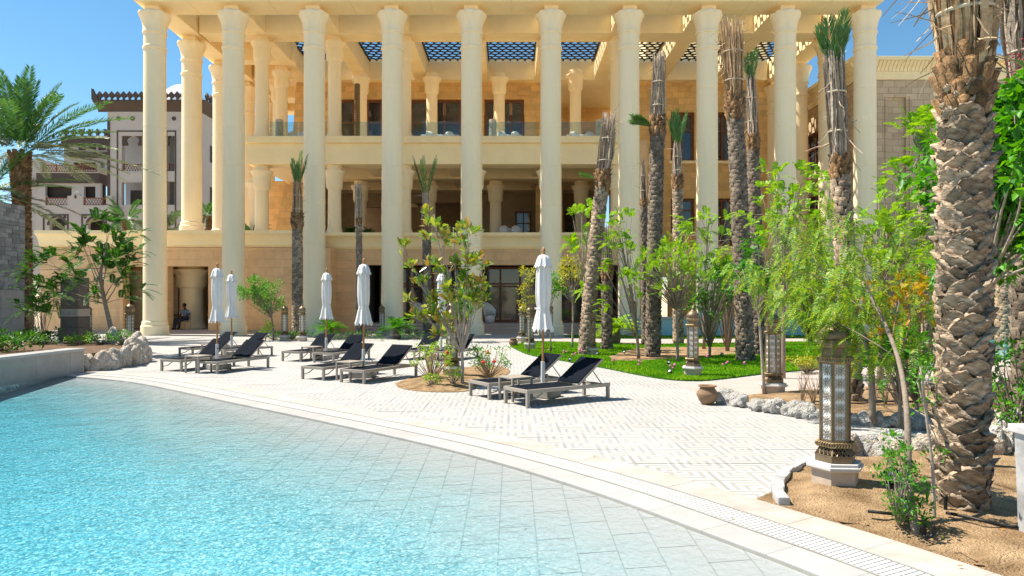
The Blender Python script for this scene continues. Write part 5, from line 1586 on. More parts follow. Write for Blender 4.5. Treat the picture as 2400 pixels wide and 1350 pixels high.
tree('bushy_tree', 'slim sapling with mixed green and orange leaves right of the tallest palm', 'tree', [(hx(1791, 11.9), 11.9, 0), (hx(1782, 11.9), 11.9, hz(780, 11.9)), (hx(1773, 11.9), 11.9, hz(690, 11.9))], .03, .018,
     ptip([(1770, 560), (1755, 600), (1785, 590), (1750, 640), (1775, 640), (1795, 650), (1760, 670), (1785, 680), (1745, 620)], 11.9, .25, 3, .10), L_pin(.22, 4, 10, .07, .03, .4), lf_green, m_branch_pale, fork=.7)
# feathery trees beyond the near lantern
Y = 14.5
tree('feathery_tree', 'tall loose tree with bright sprays in front of the ninth column', 'tree', [(hx(1835, Y), Y, 0), (hx(1838, Y), Y, 2.0), (hx(1850, Y), Y, 3.8)], .06, .02,
     ptip([(1820, 440), (1850, 430), (1880, 420), (1910, 440), (1840, 470), (1870, 480), (1800, 480), (1900, 490), (1830, 500), (1860, 520), (1810, 520), (1790, 540), (1890, 520), (1825, 410), (1930, 470)], Y, .4, 3, .14), L_pin(.32, 5, 12, .07, .032, .4), lf_lime, fork=.4)
tree('feathery_tree', 'loose light green tree between the banded palm and the huge near trunk', 'tree', [(hx(2062, 13), 13, 0), (hx(2065, 13), 13, 1.8), (hx(2080, 13), 13, 3.0)], .06, .025,
     ptip([(2060, 540), (2100, 530), (2140, 540), (2030, 560), (2080, 560), (2120, 570), (2160, 560), (2040, 600), (2100, 600), (2150, 600), (2180, 570), (2020, 520), (2070, 620), (2130, 630), (2000, 590), (2085, 470), (2110, 440)], 13, .5, 5, .14), L_pin(.3, 5, 12, .07, .028, .3), lf_lime, fork=.45)
Y = 9.4
tree('orange_shrub', 'orange and yellow leaved shrub in the bed beyond the near lantern', 'shrub', [(hx(2150, Y), Y, .05), (hx(2145, Y), Y, .5), (hx(2120, Y), Y, 1.1)], .03, .014,
     ptip([(2080, 700), (2110, 690), (2140, 680), (2160, 665), (2060, 730), (2100, 730), (2140, 725), (2050, 770), (2090, 770), (2130, 770), (2165, 760), (2060, 800), (2110, 810), (2150, 800), (2030, 790), (2100, 660)], Y, .3, 4, .08), L_pin(.2, 4, 9, .055, .028, .3), lf_orange, fork=.2)
tree('green_shrub', 'mixed green shrub under the orange leaves beside the huge trunk', 'shrub', [(hx(2110, 8.6), 8.6, .05), (hx(2108, 8.6), 8.6, .5), (hx(2100, 8.6), 8.6, .9)], .03, .014,
     ptip([(2060, 830), (2090, 820), (2120, 840), (2150, 830), (2080, 860), (2130, 870), (2160, 850), (2040, 850), (2100, 790)], 8.6, .25, 5, .08), L_pin(.2, 4, 10, .055, .022, .3), lf_green, fork=.3)
# pepper tree with drooping sprays, rooted in the near bed
Y = 4.8
b = G(2147, 1257)
tree('pepper_tree', 'young weeping pepper tree with a slim leaning trunk in the near sandy bed', 'tree',
     [(b[0], b[1], 0), (hx(2140, 4.9), 4.95, hz(1130, 4.9)), (hx(2125, 5.1), 5.1, hz(960, 5.1)), (hx(2105, 5.4), 5.4, hz(840, 5.4)), (hx(2065, 5.7), 5.7, hz(740, 5.7)), (hx(2020, 5.9), 5.9, hz(660, 5.9))], .030, .012,
     ptip([(2030, 690), (2060, 700), (2085, 720), (2040, 740), (2075, 770), (2100, 800), (2060, 810), (2090, 850), (2010, 660), (2000, 720), (1995, 640)], 5.8, .15, 3, .07)
     + ptip([(1930, 770), (1955, 790), (1985, 780), (1965, 745), (1940, 740), (1915, 720), (1980, 720), (2000, 760)], 5.9, .10, 4, .05), L_droop(.20, 3, 14, .044, .013), lf_pepper, m_branch, fork=.62, rb=.2, bprob=.1)
tree('pepper_tree', 'large weeping feathery tree rooted behind the white rocks', 'tree',
     [(hx(2045, 9.0), 9.0, .03), (hx(2040, 9.0), 9.0, hz(850, 9.0)), (hx(2010, 9.0), 9.0, hz(740, 9.0)), (hx(1970, 9.0), 9.0, hz(620, 9.0))], .05, .02,
     ptip([(1900, 560), (1940, 540), (1980, 540), (2020, 550), (1870, 590), (1910, 600), (1950, 600), (2000, 600), (2040, 600), (1850, 640), (1890, 650), (1930, 660), (1980, 650), (2030, 660), (2060, 640), (1840, 690), (1880, 700), (1920, 710), (1960, 700), (2010, 710), (2060, 720), (1820, 600), (2090, 690), (1900, 520), (1950, 500), (1800, 660), (1790, 560), (2110, 600), (2120, 560), (1770, 620), (1830, 540)], 8.9, .5, 4, .14), L_droop(.26, 3, 14, .065, .018), lf_pepper, m_branch, fork=.5, rb=.2, bprob=.2)
tree('green_shrub', 'thin second stem with a leafy skirt at the foot of the pepper tree', 'shrub',
     [(hx(2190, 5.0), 5.0, 0), (hx(2186, 5.0), 5.0, hz(1100, 5.0)), (hx(2168, 5.0), 5.0, hz(950, 5.0)), (hx(2158, 5.0), 5.0, hz(860, 5.0))], .014, .008,
     ptip([(2160, 850), (2150, 880), (2170, 900), (2180, 960), (2185, 1060), (2175, 930)], 5.0, .06, 2, .03), L_cl(.05, 12, .045, .022), lf_green, m_branch_pale, fork=.6)
tree('green_shrub', 'low leafy shrub hugging the pepper tree trunk in the near bed', 'shrub',
     [(hx(2105, 4.9), 4.9, 0), (hx(2106, 4.9), 4.9, .2), (hx(2110, 4.9), 4.9, .45)], .01, .005,
     ptip([(2085, 1080), (2100, 1060), (2120, 1050), (2140, 1070), (2110, 1095), (2090, 1120), (2125, 1110), (2105, 1140), (2135, 1140), (2150, 1100), (2095, 1170), (2120, 1175), (2145, 1180), (2160, 1150), (2170, 1190), (2110, 1200), (2130, 1220), (2150, 1215), (2115, 1035), (2075, 1100)], 4.8, .08, 2, .02), L_cl(.05, 16, .040, .020, .5, .3), lf_green, m_branch_pale, fork=.1)
# broad-leaved tree behind the big palm
Y = 6.6
tree('broadleaf_tree', 'glossy broad-leaved tree leaning behind the huge near trunk at the right edge', 'tree',
     [(hx(2275, Y), Y, 0), (hx(2290, Y), Y, hz(800, Y)), (hx(2318, Y), Y, hz(660, Y)), (hx(2355, Y), Y, hz(540, Y)), (hx(2390, Y), Y, hz(440, Y))], .055, .03,
     ptip([(2330, 230), (2370, 220), (2400, 250), (2340, 270), (2390, 290), (2300, 330), (2340, 340), (2380, 350), (2290, 380), (2330, 390), (2370, 400), (2280, 430), (2320, 440), (2360, 450), (2400, 430), (2290, 480), (2340, 490), (2390, 500), (2420, 380), (2430, 300), (2310, 300), (2335, 600), (2340, 640), (2360, 560)], Y, .4, 8, .07), L_cl(.14, 24, .12, .065, .5, -.1), lf_green, m_branch_pale, fork=.45, bprob=.4)
tree('feathery_tree', 'sprig of lime feathery leaves reaching left of the huge trunk', 'tree', [(hx(2215, 8), 8.0, 0), (hx(2212, 8), 8.0, 2.0), (hx(2200, 8), 8.0, 3.4)], .035, .012,
     ptip([(2140, 290), (2165, 280), (2190, 290), (2150, 305), (2180, 320), (2200, 345), (2130, 390), (2120, 395)], 8, .1, 2, .05), L_pin(.24, 4, 11, .06, .028, .35), lf_lime, fork=.85)
# background greenery at the right
for px, Y, zc, rr, lab, mt in ((2250, 30, 3.2, 1.9, 'dense dark tree beyond the right pool, partly behind the huge trunk', lf_dark), (2330, 34, 3.6, 2.2, 'tall green tree at the back of the right garden', lf_green), (2440, 30, 3.0, 2.4, 'green tree at the far right edge of the garden', lf_green), (2210, 24, 2.4, 1.2, 'bushy yellow-green tree behind the feathery sprays', lf_lime), (1900, 27, 2.3, 1.5, 'lime bushy tree before the ninth and tenth columns', lf_lime)):
    tree('bushy_tree', lab, 'tree', [(hx(px, Y), Y, 0), (hx(px, Y), Y, zc * .6)], .12, .06, ell((hx(px, Y), Y, zc), (rr, rr, rr * .8), 60), L_cl(.45, 50, .17, .08), mt, fork=.7)
# low shrubs: raised left bed, middle bed, along the building
def shrub(label, px, Y, z0, w, h, n, mat, leafer=None, stems=5, cat='shrub', name='shrub', bm_=None):
    tp_ = [(hx(px, Y) + rng.uniform(-w, w), Y + rng.uniform(-w, w), z0 + h * rng.uniform(.35, 1)) for _ in range(n)]
    return tree(name, label, cat, [(hx(px, Y), Y, z0 - .02), (hx(px, Y), Y, z0 + h * .12)], .012, .01, tp_, leafer or L_cl(.09, 16, .06, .03), mat, bm_, fork=0, rb=.8, seg=5)
shrub('low dark green shrub at the foot of the slate wall', 85, 19.8, .40, .5, .32, 22, lf_dark, L_cl(.16, 30, .1, .05))
shrub('low trailing shrub left of the brown pillar in the raised bed', 130, 19.6, .40, .5, .2, 18, lf_dark)
shrub('leafy ground shrub between the pillar and the flame tree', 185, 19.6, .40, .55, .25, 24, lf_lime)
shrub('low leafy shrub beside the flame tree trunk', 235, 19.6, .40, .5, .3, 24, lf_green)
shrub('low shrub next to the lantern on the rock border', 285, 19.2, .38, .3, .4, 18, lf_green)
shrub('dark leafy tree hanging beside the palm trunk at the far left', 100, 20.5, .40, .5, 2.3, 22, lf_dark, L_pin(.4, 3, 12, .1, .04, .4), name='shrub')
fl_ = MB().sphere((0, 0, 0), .045, 8, 6, (1, 1, .7)).mesh('flower', m_red)
fp_ = MB().sphere((0, 0, 0), .03, 7, 5, (1, 1, .7)).mesh('flower', m_pinkf)
s1 = shrub('red-flowered hibiscus shrub right of the magnolia trunk', 1145, 14.2, .05, .42, .62, 46, lf_green, L_cl(.08, 14, .055, .03), bm_=m_twig)
for p in ((-.1, -.2, .36), (.12, -.25, .38), (-.02, -.1, .55)): place_mesh('flower', fl_, s1, p)
s2 = shrub('red-flowered hibiscus shrub left of the lantern in the middle bed', 1010, 13.9, .05, .45, .72, 46, lf_lime, L_cl(.07, 11, .055, .03), bm_=m_twig)
for p in ((.35, -.2, .58), (.3, .1, .3)): place_mesh('flower', fl_, s2, p)
shrub('small yellow-green plant at the near rim of the middle bed', 1013, 12.9, .05, .14, .22, 14, lf_lime, L_cl(.05, 12, .05, .025))
shrub('small leafy plant in front of the lantern in the middle bed', 1060, 13.1, .05, .2, .3, 14, lf_lime, L_cl(.05, 10, .05, .025))
for px, w in ((640, .8), (690, .9), (830, 1.6), (980, 1.8)):
    shrub(f'low planting strip of dark leaves at the wall near {["the round-headed tree", "the twin lanterns", "the grey palm", "the magnolia"][(640, 690, 830, 980).index(px)]}', px, 29.3, .0, w * .8, .3, 30, lf_dark, L_cl(.12, 16, .09, .05))
shrub('broad leaves at the far left corner of the raised bed', 10, 17.0, .40, .7, .35, 30, lf_dark, L_cl(.16, 20, .14, .06))
shrub('glossy leafy shrub at the right edge beyond the huge trunk', 2395, 7.2, .05, .3, 1.2, 40, lf_green, L_cl(.08, 14, .07, .04))
shrub('small spray of leaves on the rocks at the right edge', 2385, 6.8, .3, .12, .2, 10, lf_green, L_cl(.05, 9, .06, .03))
shrub('round yellow-green clump on the lawn left of the near lantern', 1890, 15.5, .02, .35, .35, 40, lf_yellow, L_cl(.09, 16, .06, .03))
# bare twigs in the bed behind the rocks
for k, px in enumerate((1880, 1905, 2050, 2075, 2100, 2145, 2330, 2375)):
    p = g(px, 958 if px < 2200 else 965)
    rt = thing('bare_shrub', 'leafless twiggy shrub in the sandy bed behind the white rocks', 'shrub', (*p, .05), group='leafless shrubs behind the white rocks')
    mb = MB()
    for q in range(9):
        a = rng.uniform(0, 6.28); h = rng.uniform(.3, .62); e = Vector((math.cos(a) * .16 * rng.uniform(.4, 1.4), math.sin(a) * .16, h))
        pa = bez((rng.uniform(-.02, .02), 0, -.03), (e.x * .2, e.y * .2, h * .5), e, 5); mb.tube(pa, [.007, .006, .005, .004, .002], 5)
        for w in range(3): 
            f = pa[rng.randint(1, 3)]; mb.tube([f, f + Vector((rng.uniform(-.1, .1), rng.uniform(-.1, .1), rng.uniform(.05, .2)))], [.004, .0015], 4)
    mb.build('twigs', m_twig, rt)
# small pink flowers dotted on the lawn edge
for k, (px, py) in enumerate(((1325, 838), (1345, 843), (1572, 880), (1580, 874), (1745, 868), (1438, 860), (1500, 868), (1362, 835), (1660, 848), (1288, 832), (1700, 870), (1792, 810))):
    p = g(px, py)
    rt = thing('pink_flower_plant', 'small pink-flowered plant on the lawn edge', 'flower', (*p, .02), group='pink flower plants dotted on the lawn')
    mb = MB()
    for q in range(4): mb.tube([(0, 0, 0), (rng.uniform(-.05, .05), rng.uniform(-.05, .05), rng.uniform(.1, .2))], [.004, .002], 4)
    mb.build('stem', lf_green, rt)
    for q in range(3): place_mesh('flower', fp_, rt, (rng.uniform(-.05, .05), rng.uniform(-.05, .05), rng.uniform(.12, .2)))
# ------------------------------------------------------------------ walls at the left, rocks
lw_ = thing('low_pool_wall', 'low grey concrete wall with stone cap between the pool and the raised bed', 'wall', (-9.9, 0, 0))
yy = 1.0
while yy < 15.8:
    y2 = min(yy + 1.1, 15.8)
    MB().box(-.30, 0, yy + .004, y2 - .004, -1.0, .50).build('panel', m_concrete, lw_, bevel=.004)
    MB().box(-.38, .05, yy + .003, y2 - .003, .502, .56).build('cap_stone', m_coping, lw_, bevel=.006)
    yy = y2
# raised soil behind it
bedl = [(-10.2, 2), (-10.2, 15.8), (-9.9, 16.8), (-10.3, 18.2), (-11.3, 19.6), (-12.5, 20.6), (-14.5, 20.9), (-17, 20.6), (-19, 20.6), (-19, 2)]
mb = MB(); mb.prism(bedl, -.02, .40, 'z'); tag(mb.build('raised_bed_soil', m_soil), kind='structure')

sw = thing('slate_wall', 'tall grey slate-clad wall at the far left edge', 'wall', (-18.5, 25.9, 0))
MB().box(-.9, -.04, -8.0, 0, 0, 5.15).build('core', m_concrete, sw)
z = 2.05; n = 0
while z < 5.1:
    h = rng.uniform(.13, .18); y = 0.0
    while y > -2.6:
        l = rng.uniform(.2, .42)
        if n < 300: MB().box(-.038, rng.uniform(.0, .035), max(y - l, -2.7) + .006, y - .003, z + .004, z + h - .004).build('slate_block', m_slate, sw); n += 1
        y -= l
    z += h
z = 0
while z < 2.0:
    y = 0.0
    while y > -2.6:
        MB().box(-.039, rng.uniform(.0, .012), y - .6, y - .005, z + .004, min(z + .34, 2.045)).build('base_block', m_concrete, sw); y -= .605
    z += .345

pl = thing('brown_pillar', 'dark brown square pillar with carved stone band in the raised bed', 'pillar', (-16.9, 26.4, 0))
MB().box(-.40, .40, -.4, .4, 0, .62).build('plinth', m_brownstone, pl, bevel=.02)
MB().box(-.345, .345, -.345, .345, .622, 2.55).build('shaft', m_brownstone, pl, bevel=.01)
MB().box(-.36, .36, -.36, .36, 1.02, 1.36).build('carved_band', m_plinth, pl)
for k in range(3):
    f = MB(); f.torus((-.22 + .22 * k, -.365, 1.19), .075, .018, 16, 6, 'y'); f.bar((-.30 + .22 * k, -.366, 1.11), (-.14 + .22 * k, -.366, 1.27), .02, .02, (0, 1, 0)); f.bar((-.30 + .22 * k, -.367, 1.27), (-.14 + .22 * k, -.367, 1.11), .02, .02, (0, 1, 0))
    f.build('carved_rosette', m_concrete, pl)
for z in (1.02, 1.34): MB().box(-.375, .375, -.375, .375, z, z + .03).build('moulding', m_brownstone, pl)

def rock_mesh(seed, mat):
    bm = bmesh.new(); bmesh.ops.create_icosphere(bm, subdivisions=4, radius=1)
    r = np.random.default_rng(seed); k = r.normal(0, 1, (26, 3)) * r.uniform(1.2, 6.5, (26, 1)); ph = r.uniform(0, 6.28, 26); am = .42 / np.linalg.norm(k, axis=1) ** .85
    for v in bm.verts:
        c = np.array(v.co); n = float((np.sin(k @ c + ph) * am).sum())
        n = n - .22 * abs(math.sin(3.1 * c[0] + ph[0]) * math.sin(2.7 * c[1] + ph[1]) * math.sin(3.3 * c[2] + ph[2]))
        v.co *= (1 + .55 * n)
    me = bpy.data.meshes.new('rock'); bm.to_mesh(me); bm.free(); me.materials.append(mat)
    me.polygons.foreach_set('use_smooth', np.ones(len(me.polygons), dtype=bool))
    return me
rockW = [rock_mesh(s, m_rock) for s in range(5)]; rockT = [rock_mesh(10 + s, m_rock_tan) for s in range(5)]
def rock_row(label, pts, size, h, ms, dens=1.0, rows=1, gname=None):
    rt = thing('rock_border', label, 'rocks', (pts[0][0], pts[0][1], 0))
    P_ = resample(catmull(pts, 8), .05); L = len(P_) * .05; k = 0.0; first = P_[0]
    while k < L:
        p = P_[min(len(P_) - 1, int(k / .05))]
        for q in range(rows):
            s_ = size * rng.uniform(.7, 1.25)
            o = place_mesh('rock', rng.choice(ms), rt, (p.x - first.x + rng.uniform(-.06, .06), p.y - first.y + q * size * .9 + rng.uniform(-.05, .05), s_ * h * .45 + q * size * .25))
            o.scale = (s_ * rng.uniform(.85, 1.3), s_ * rng.uniform(.7, 1.0), s_ * h); o.rotation_euler = (rng.uniform(-.3, .3), rng.uniform(-.3, .3), rng.uniform(0, 6.28))
        k += size * 1.25 / dens
    return rt
rock_row('row of white limestone rocks from the clay pot along the sandy bed', [g(1702, 945), g(1740, 952), g(1790, 962), g(1850, 972), g(1910, 983), g(2000, 993), g(2080, 1000), g(2190, 1006), g(2290, 1000), g(2400, 985)], .125, .8, rockW, 1.25)
rock_row('bank of pale rough rocks behind the near lantern', [g(2000, 1072), g(2050, 1072), g(2110, 1068), g(2180, 1062)], .115, .95, rockW[:3] + rockT[:2], 1.25, 2)
rock_row('tall heap of white and tan rocks at the right edge', [g(2320, 1075), g(2360, 1075), g(2420, 1070), g(2480, 1060)], .17, 1.0, rockW[:2] + rockT[:3], 1.2, 3)
rock_row('honey-coloured rough rock border at the end of the low pool wall', [(-10.0, 15.95), (-9.75, 16.6), (-9.75, 17.5), (-10.2, 18.5), (-11.0, 19.5), (-12.0, 20.4)], .22, 1.55, rockT, 1.3, 1)

# ------------------------------------------------------------------ lanterns
def hexp(r, a0=0): return [(r * math.cos(a0 + PI / 3 * k), r * math.sin(a0 + PI / 3 * k)) for k in range(6)]
A0 = -PI / 2 - .12
def hexloft(mb, prof):
    n = len(prof); vs = [(x, y, z) for r, z in prof for x, y in hexp(r, A0)]
    fs = [(i * 6 + k, i * 6 + (k + 1) % 6, (i + 1) * 6 + (k + 1) % 6, (i + 1) * 6 + k) for i in range(n - 1) for k in range(6)]
    fs += [tuple(range(5, -1, -1)), tuple((n - 1) * 6 + k for k in range(6))]
    return mb.add(vs, fs)
def make_lantern():
    rt = thing('garden_lantern', 'x', 'lantern', group='bronze lattice lanterns')
    hexloft(MB(), [(.20, -.05), (.20, .145)]).build('plinth', m_plinth, rt, bevel=.004)
    hexloft(MB(), [(.225, .147), (.245, .165), (.245, .185), (.225, .188), (.222, .212)]).build('plinth_slab', m_plinth_top, rt)
    hexloft(MB(), [(.172, .213), (.172, .265), (.165, .27)]).build('base_band', m_bronze, rt, bevel=.003)
    hexloft(MB(), [(.148, .27), (.112, .338)]).build('skirt_core', m_black, rt)
    sk = MB()                                                        # pierced skirt
    for k in range(6):
        a, b_ = hexp(1, A0)[k], hexp(1, A0)[(k + 1) % 6]
        def q(u, t):
            r = .168 - .045 * t; return (r * (a[0] * (1 - u) + b_[0] * u), r * (a[1] * (1 - u) + b_[1] * u), .27 + .068 * t)
        for u in (0, .25, .5, .75): 
            sk.bar(q(u, 0), q(u + .25, 1), .008, .006); sk.bar(q(u + .25, 0), q(u, 1), .008, .006); sk.bar(q(u, .5), q(u + .25, .5), .006, .006)
        sk.bar(q(0, 0), q(1, 0), .008, .008); sk.bar(q(0, 1), q(1, 1), .008, .008); sk.bar(q(0, 0), q(0, 1), .012, .012)
    tag(sk.build('pierced_skirt', m_bronze, rt), kind='stuff')
    def fringe(z, r, h, name):
        f = MB()
        for k in range(6):
            a, b_ = hexp(r, A0)[k], hexp(r, A0)[(k + 1) % 6]
            for j in range(6):
                u = (j + .5) / 6; f.torus((a[0] * (1 - u) + b_[0] * u, a[1] * (1 - u) + b_[1] * u, z), h * .5, h * .14, 10, 5, 'y')
        tag(f.build(name, m_gold, rt), kind='stuff')
        hexloft(MB(), [(r * .98, z - h * .55), (r * 1.02, z - h * .5), (r * .98, z - h * .42)]).build(name + '_base', m_bronze, rt)
    fringe(.362, .148, .042, 'lower_fringe'); fringe(1.098, .142, .038, 'upper_fringe')
    hexloft(MB(), [(.124, .34), (.124, .385)]).build('neck', m_bronze, rt)
    hexloft(MB(), [(.116, .385), (.120, 1.075)]).build('lamp_glass', m_lampglass, rt)
    H0, H1 = .388, 1.072
    for k in range(6):
        pa = Vector((*hexp(.1245, A0)[k], 0)); pb = Vector((*hexp(.1245, A0)[(k + 1) % 6], 0))
        dx = (pb - pa).normalized(); W = (pb - pa).length; nrm = Vector((dx.y, -dx.x, 0))
        if nrm.dot(pa) < 0: nrm = -nrm
        q = lambda u, z: pa + dx * u + Vector((0, 0, z)) + nrm * .002
        f = MB()
        f.bar(q(.009, H0), q(.009, H1), .014, .008, nrm).bar(q(W - .009, H0), q(W - .009, H1), .014, .008, nrm).bar(q(0, H0 + .01), q(W, H0 + .01), .016, .008, nrm).bar(q(0, H1 - .01), q(W, H1 - .01), .016, .008, nrm)
        cells = 6; ch = (H1 - H0 - .03) / cells; rr = min(ch, W - .03) * .5
        cu = W / 2
        for c in range(cells):
            cz = H0 + .015 + ch * (c + .5)
            pt = lambda r, a: q(cu + r * math.cos(a), cz + r * math.sin(a))
            nst = 10
            for j in range(nst):
                a = 2 * PI * j / nst
                f.bar(pt(rr * .16, a), pt(rr * .5, a + PI / nst), .0022, .003, nrm); f.bar(pt(rr * .16, a), pt(rr * .5, a - PI / nst), .0022, .003, nrm)
                f.bar(pt(rr * .5, a + PI / nst), pt(rr * .98, a), .0022, .003, nrm); f.bar(pt(rr * .5, a - PI / nst), pt(rr * .98, a), .0022, .003, nrm)
            for a in (PI / 4, 3 * PI / 4, 5 * PI / 4, 7 * PI / 4):
                f.bar(pt(rr * .9, a), pt(rr * 1.32, a), .003, .003, nrm)
        tag(f.build('lattice_panel', m_bronze if k % 2 else m_gold, rt), kind='stuff')
        MB().bar(pa + Vector((0, 0, H0)), pa + Vector((0, 0, H1)), .016, .016, (1, .3, 0)).build('corner_post', m_bronze, rt)
    hexloft(MB(), [(.140, 1.072), (.143, 1.080), (.132, 1.086)]).build('collar', m_gold, rt)
    hexloft(MB(), [(.125, 1.118), (.125, 1.196)]).build('upper_band', m_bronze, rt, bevel=.003)
    hexloft(MB(), [(.128, 1.196), (.142, 1.21), (.146, 1.235), (.140, 1.262), (.126, 1.27)]).build('crown_ring', m_gold, rt)
    MB().lathe([(.118, 1.265), (.135, 1.29), (.132, 1.325), (.105, 1.365), (.065, 1.40), (.032, 1.425), (.02, 1.445)], (0, 0), 24, mod=lambda r, z, a, i: (r * (1 + .05 * abs(math.cos(6 * a))), z)).build('dome', m_bronze, rt, smooth=True)
    MB().lathe([(.016, 1.44), (.024, 1.455), (.024, 1.47), (.010, 1.485), (.004, 1.515)], (0, 0), 12).build('finial', m_gold, rt, smooth=True)
    return rt
lan0 = make_lantern()
LAN = [((1955, 1128), 'largest bronze lattice lantern, nearest the camera in the sandy bed'),
       ((1818, 927), 'bronze lantern left of the near one, behind the white rocks'),
       ((1627, 884), 'bronze lantern at the front rim of the lawn, above the clay pot'),
       ((1387, 834), 'bronze lantern in front of the leaning lawn palm'),
       ((1058, 888), 'bronze lantern in the middle planting bed beside the magnolia'),
       ((1224, 803), 'left lantern of the pair at the lawn corner left of the front parasol'),
       ((1243, 820), 'lantern partly hidden by the front parasol at the lawn corner'),
       ((1290, 790), 'far lantern behind the front parasol by the sixth column'),
       ((1484, 789), 'far lantern between the wiry tree stems near the seventh column'),
       ((894, 788), 'lantern at the foot of the fourth column left of a cycad'),
       ((665, 798), 'left lantern of the pair by the round-headed tree'),
       ((706, 800), 'lantern directly in front of the green-speared palm trunk'),
       ((299, 826), 'lantern on the rock border right of the flame tree'),
       ((203, 799), 'lantern right behind the brown pillar'),
       ((1816, 790), 'far lantern above the second lantern, behind the lawn'),
       ((2381, 788), 'golden lantern beyond the right-hand pool')]
for i, ((px, py), lab) in enumerate(LAN):
    o = lan0 if i == 0 else copy_tree(lan0)
    x_, y_ = g(px, py); o.location = (x_, y_ + .12, .05 if i in (0, 4) else (.02 if 1 < i < 8 else 0)); o['label'] = lab
    if i == 0: o.location = (hx(1957, 5.97), 5.97, .045)
    if i in (8, 14, 15): o.scale = (1.18, 1.18, 1.18)
    if i == 12: o.location.z = .12
    o.rotation_euler = (0, 0, rng.uniform(-.25, .25) if i else R(-27))

# ------------------------------------------------------------------ loungers, side tables, parasols
LL, LW = 1.72, .66
def make_lounger():
    rt = thing('sun_lounger', 'x', 'sun lounger', group='sun loungers on the deck')
    for s_, nm in ((0, 'side_rail'), (LW - .045, 'side_rail')): MB().box(0, LL, s_, s_ + .045, .215, .275).build(nm, m_frame, rt, bevel=.005)
    MB().box(0, .045, .046, LW - .046, .217, .273).build('foot_rail', m_frame, rt, bevel=.005)
    MB().box(LL - .04, LL, .046, LW - .046, .205, .25).build('head_rail', m_frame, rt, bevel=.005)
    for lx in (.002, LL - .06):
        for ly in (.001, LW - .052):
            MB().box(lx, lx + .05, ly, ly + .05, 0, .2145).build('leg', m_frame, rt, bevel=.004)
    for ly in (.05, LW - .05):
        MB().tube([(.05, ly, .10), (.18, ly, .12), (.34, ly, .205)], .011, 6).build('knee_brace', m_frame, rt)
    hx_ = LL * .62
    sl = MB()
    n = 8; vs = []; fs = []
    for i in range(n + 1):
        x_ = .04 + (hx_ - .04) * i / n
        for j in range(7):
            u = j / 6; sag = -.022 * math.sin(u * PI) * math.sin((.15 + .85 * i / n) * PI)
            vs.append((x_, .042 + (LW - .084) * u, .277 + sag))
    for i in range(n):
        for j in range(6): a = i * 7 + j; fs.append((a, a + 1, a + 8, a + 7))
    sl.add(vs, fs); o = sl.build('seat_sling', m_sling, rt, smooth=True); m_ = o.modifiers.new('thick', 'SOLIDIFY'); m_.thickness = .008
    BA = R(36.5); BL = .66
    bk = thing('backrest', None, None, (hx_, 0, .275)); bk.parent = rt; bk.rotation_euler = (0, -BA, 0)
    MB().box(0, BL, .046, .076, -.018, .018).build('back_rail', m_frame, bk, bevel=.004); MB().box(0, BL, LW - .076, LW - .046, -.018, .018).build('back_rail', m_frame, bk, bevel=.004)
    MB().box(BL - .03, BL, .077, LW - .077, -.015, .015).build('top_rail', m_frame, bk)
    b_ = MB(); vs = []; fs = []
    for i in range(7):
        for j in range(7):
            u = j / 6; vs.append((.01 + (BL - .012) * i / 6, .05 + (LW - .10) * u, .0205 - .014 * math.sin(u * PI) * math.sin(i / 6 * PI)))
    for i in range(6):
        for j in range(6): a = i * 7 + j; fs.append((a, a + 1, a + 8, a + 7))
    b_.add(vs, fs); o = b_.build('back_sling', m_sling, bk, smooth=True); m_ = o.modifiers.new('thick', 'SOLIDIFY'); m_.thickness = .007
    tx, tz = hx_ + BL * .62 * math.cos(BA), .275 + BL * .62 * math.sin(BA)
    for ly in (.10, LW - .10): MB().tube([(tx, ly, tz - .01), (LL - .10, ly, .25)], .009, 6).build('prop_strut', m_frame, rt)
    MB().tube([(LL - .1, .10, .25), (LL - .1, LW - .10, .25)], .009, 6).build('prop_bar', m_frame, rt)
    return rt
def make_table():
    rt = thing('side_table', 'x', 'side table', group='small side tables between loungers')
    s_ = .42
    MB().box(-s_ / 2, s_ / 2, -s_ / 2, s_ / 2, .365, .392).build('table_top', m_frame, rt, bevel=.005)
    for a in (-1, 1):
        for b_ in (-1, 1): MB().box(a * (s_ / 2 - .02) - .018, a * (s_ / 2 - .02) + .018, b_ * (s_ / 2 - .02) - .018, b_ * (s_ / 2 - .02) + .018, 0, .3645).build('leg', m_frame, rt, bevel=.003)
    MB().box(-s_ / 2 + .04, s_ / 2 - .04, -.015, .015, .34, .3645).build('cross_rail', m_frame, rt)
    return rt
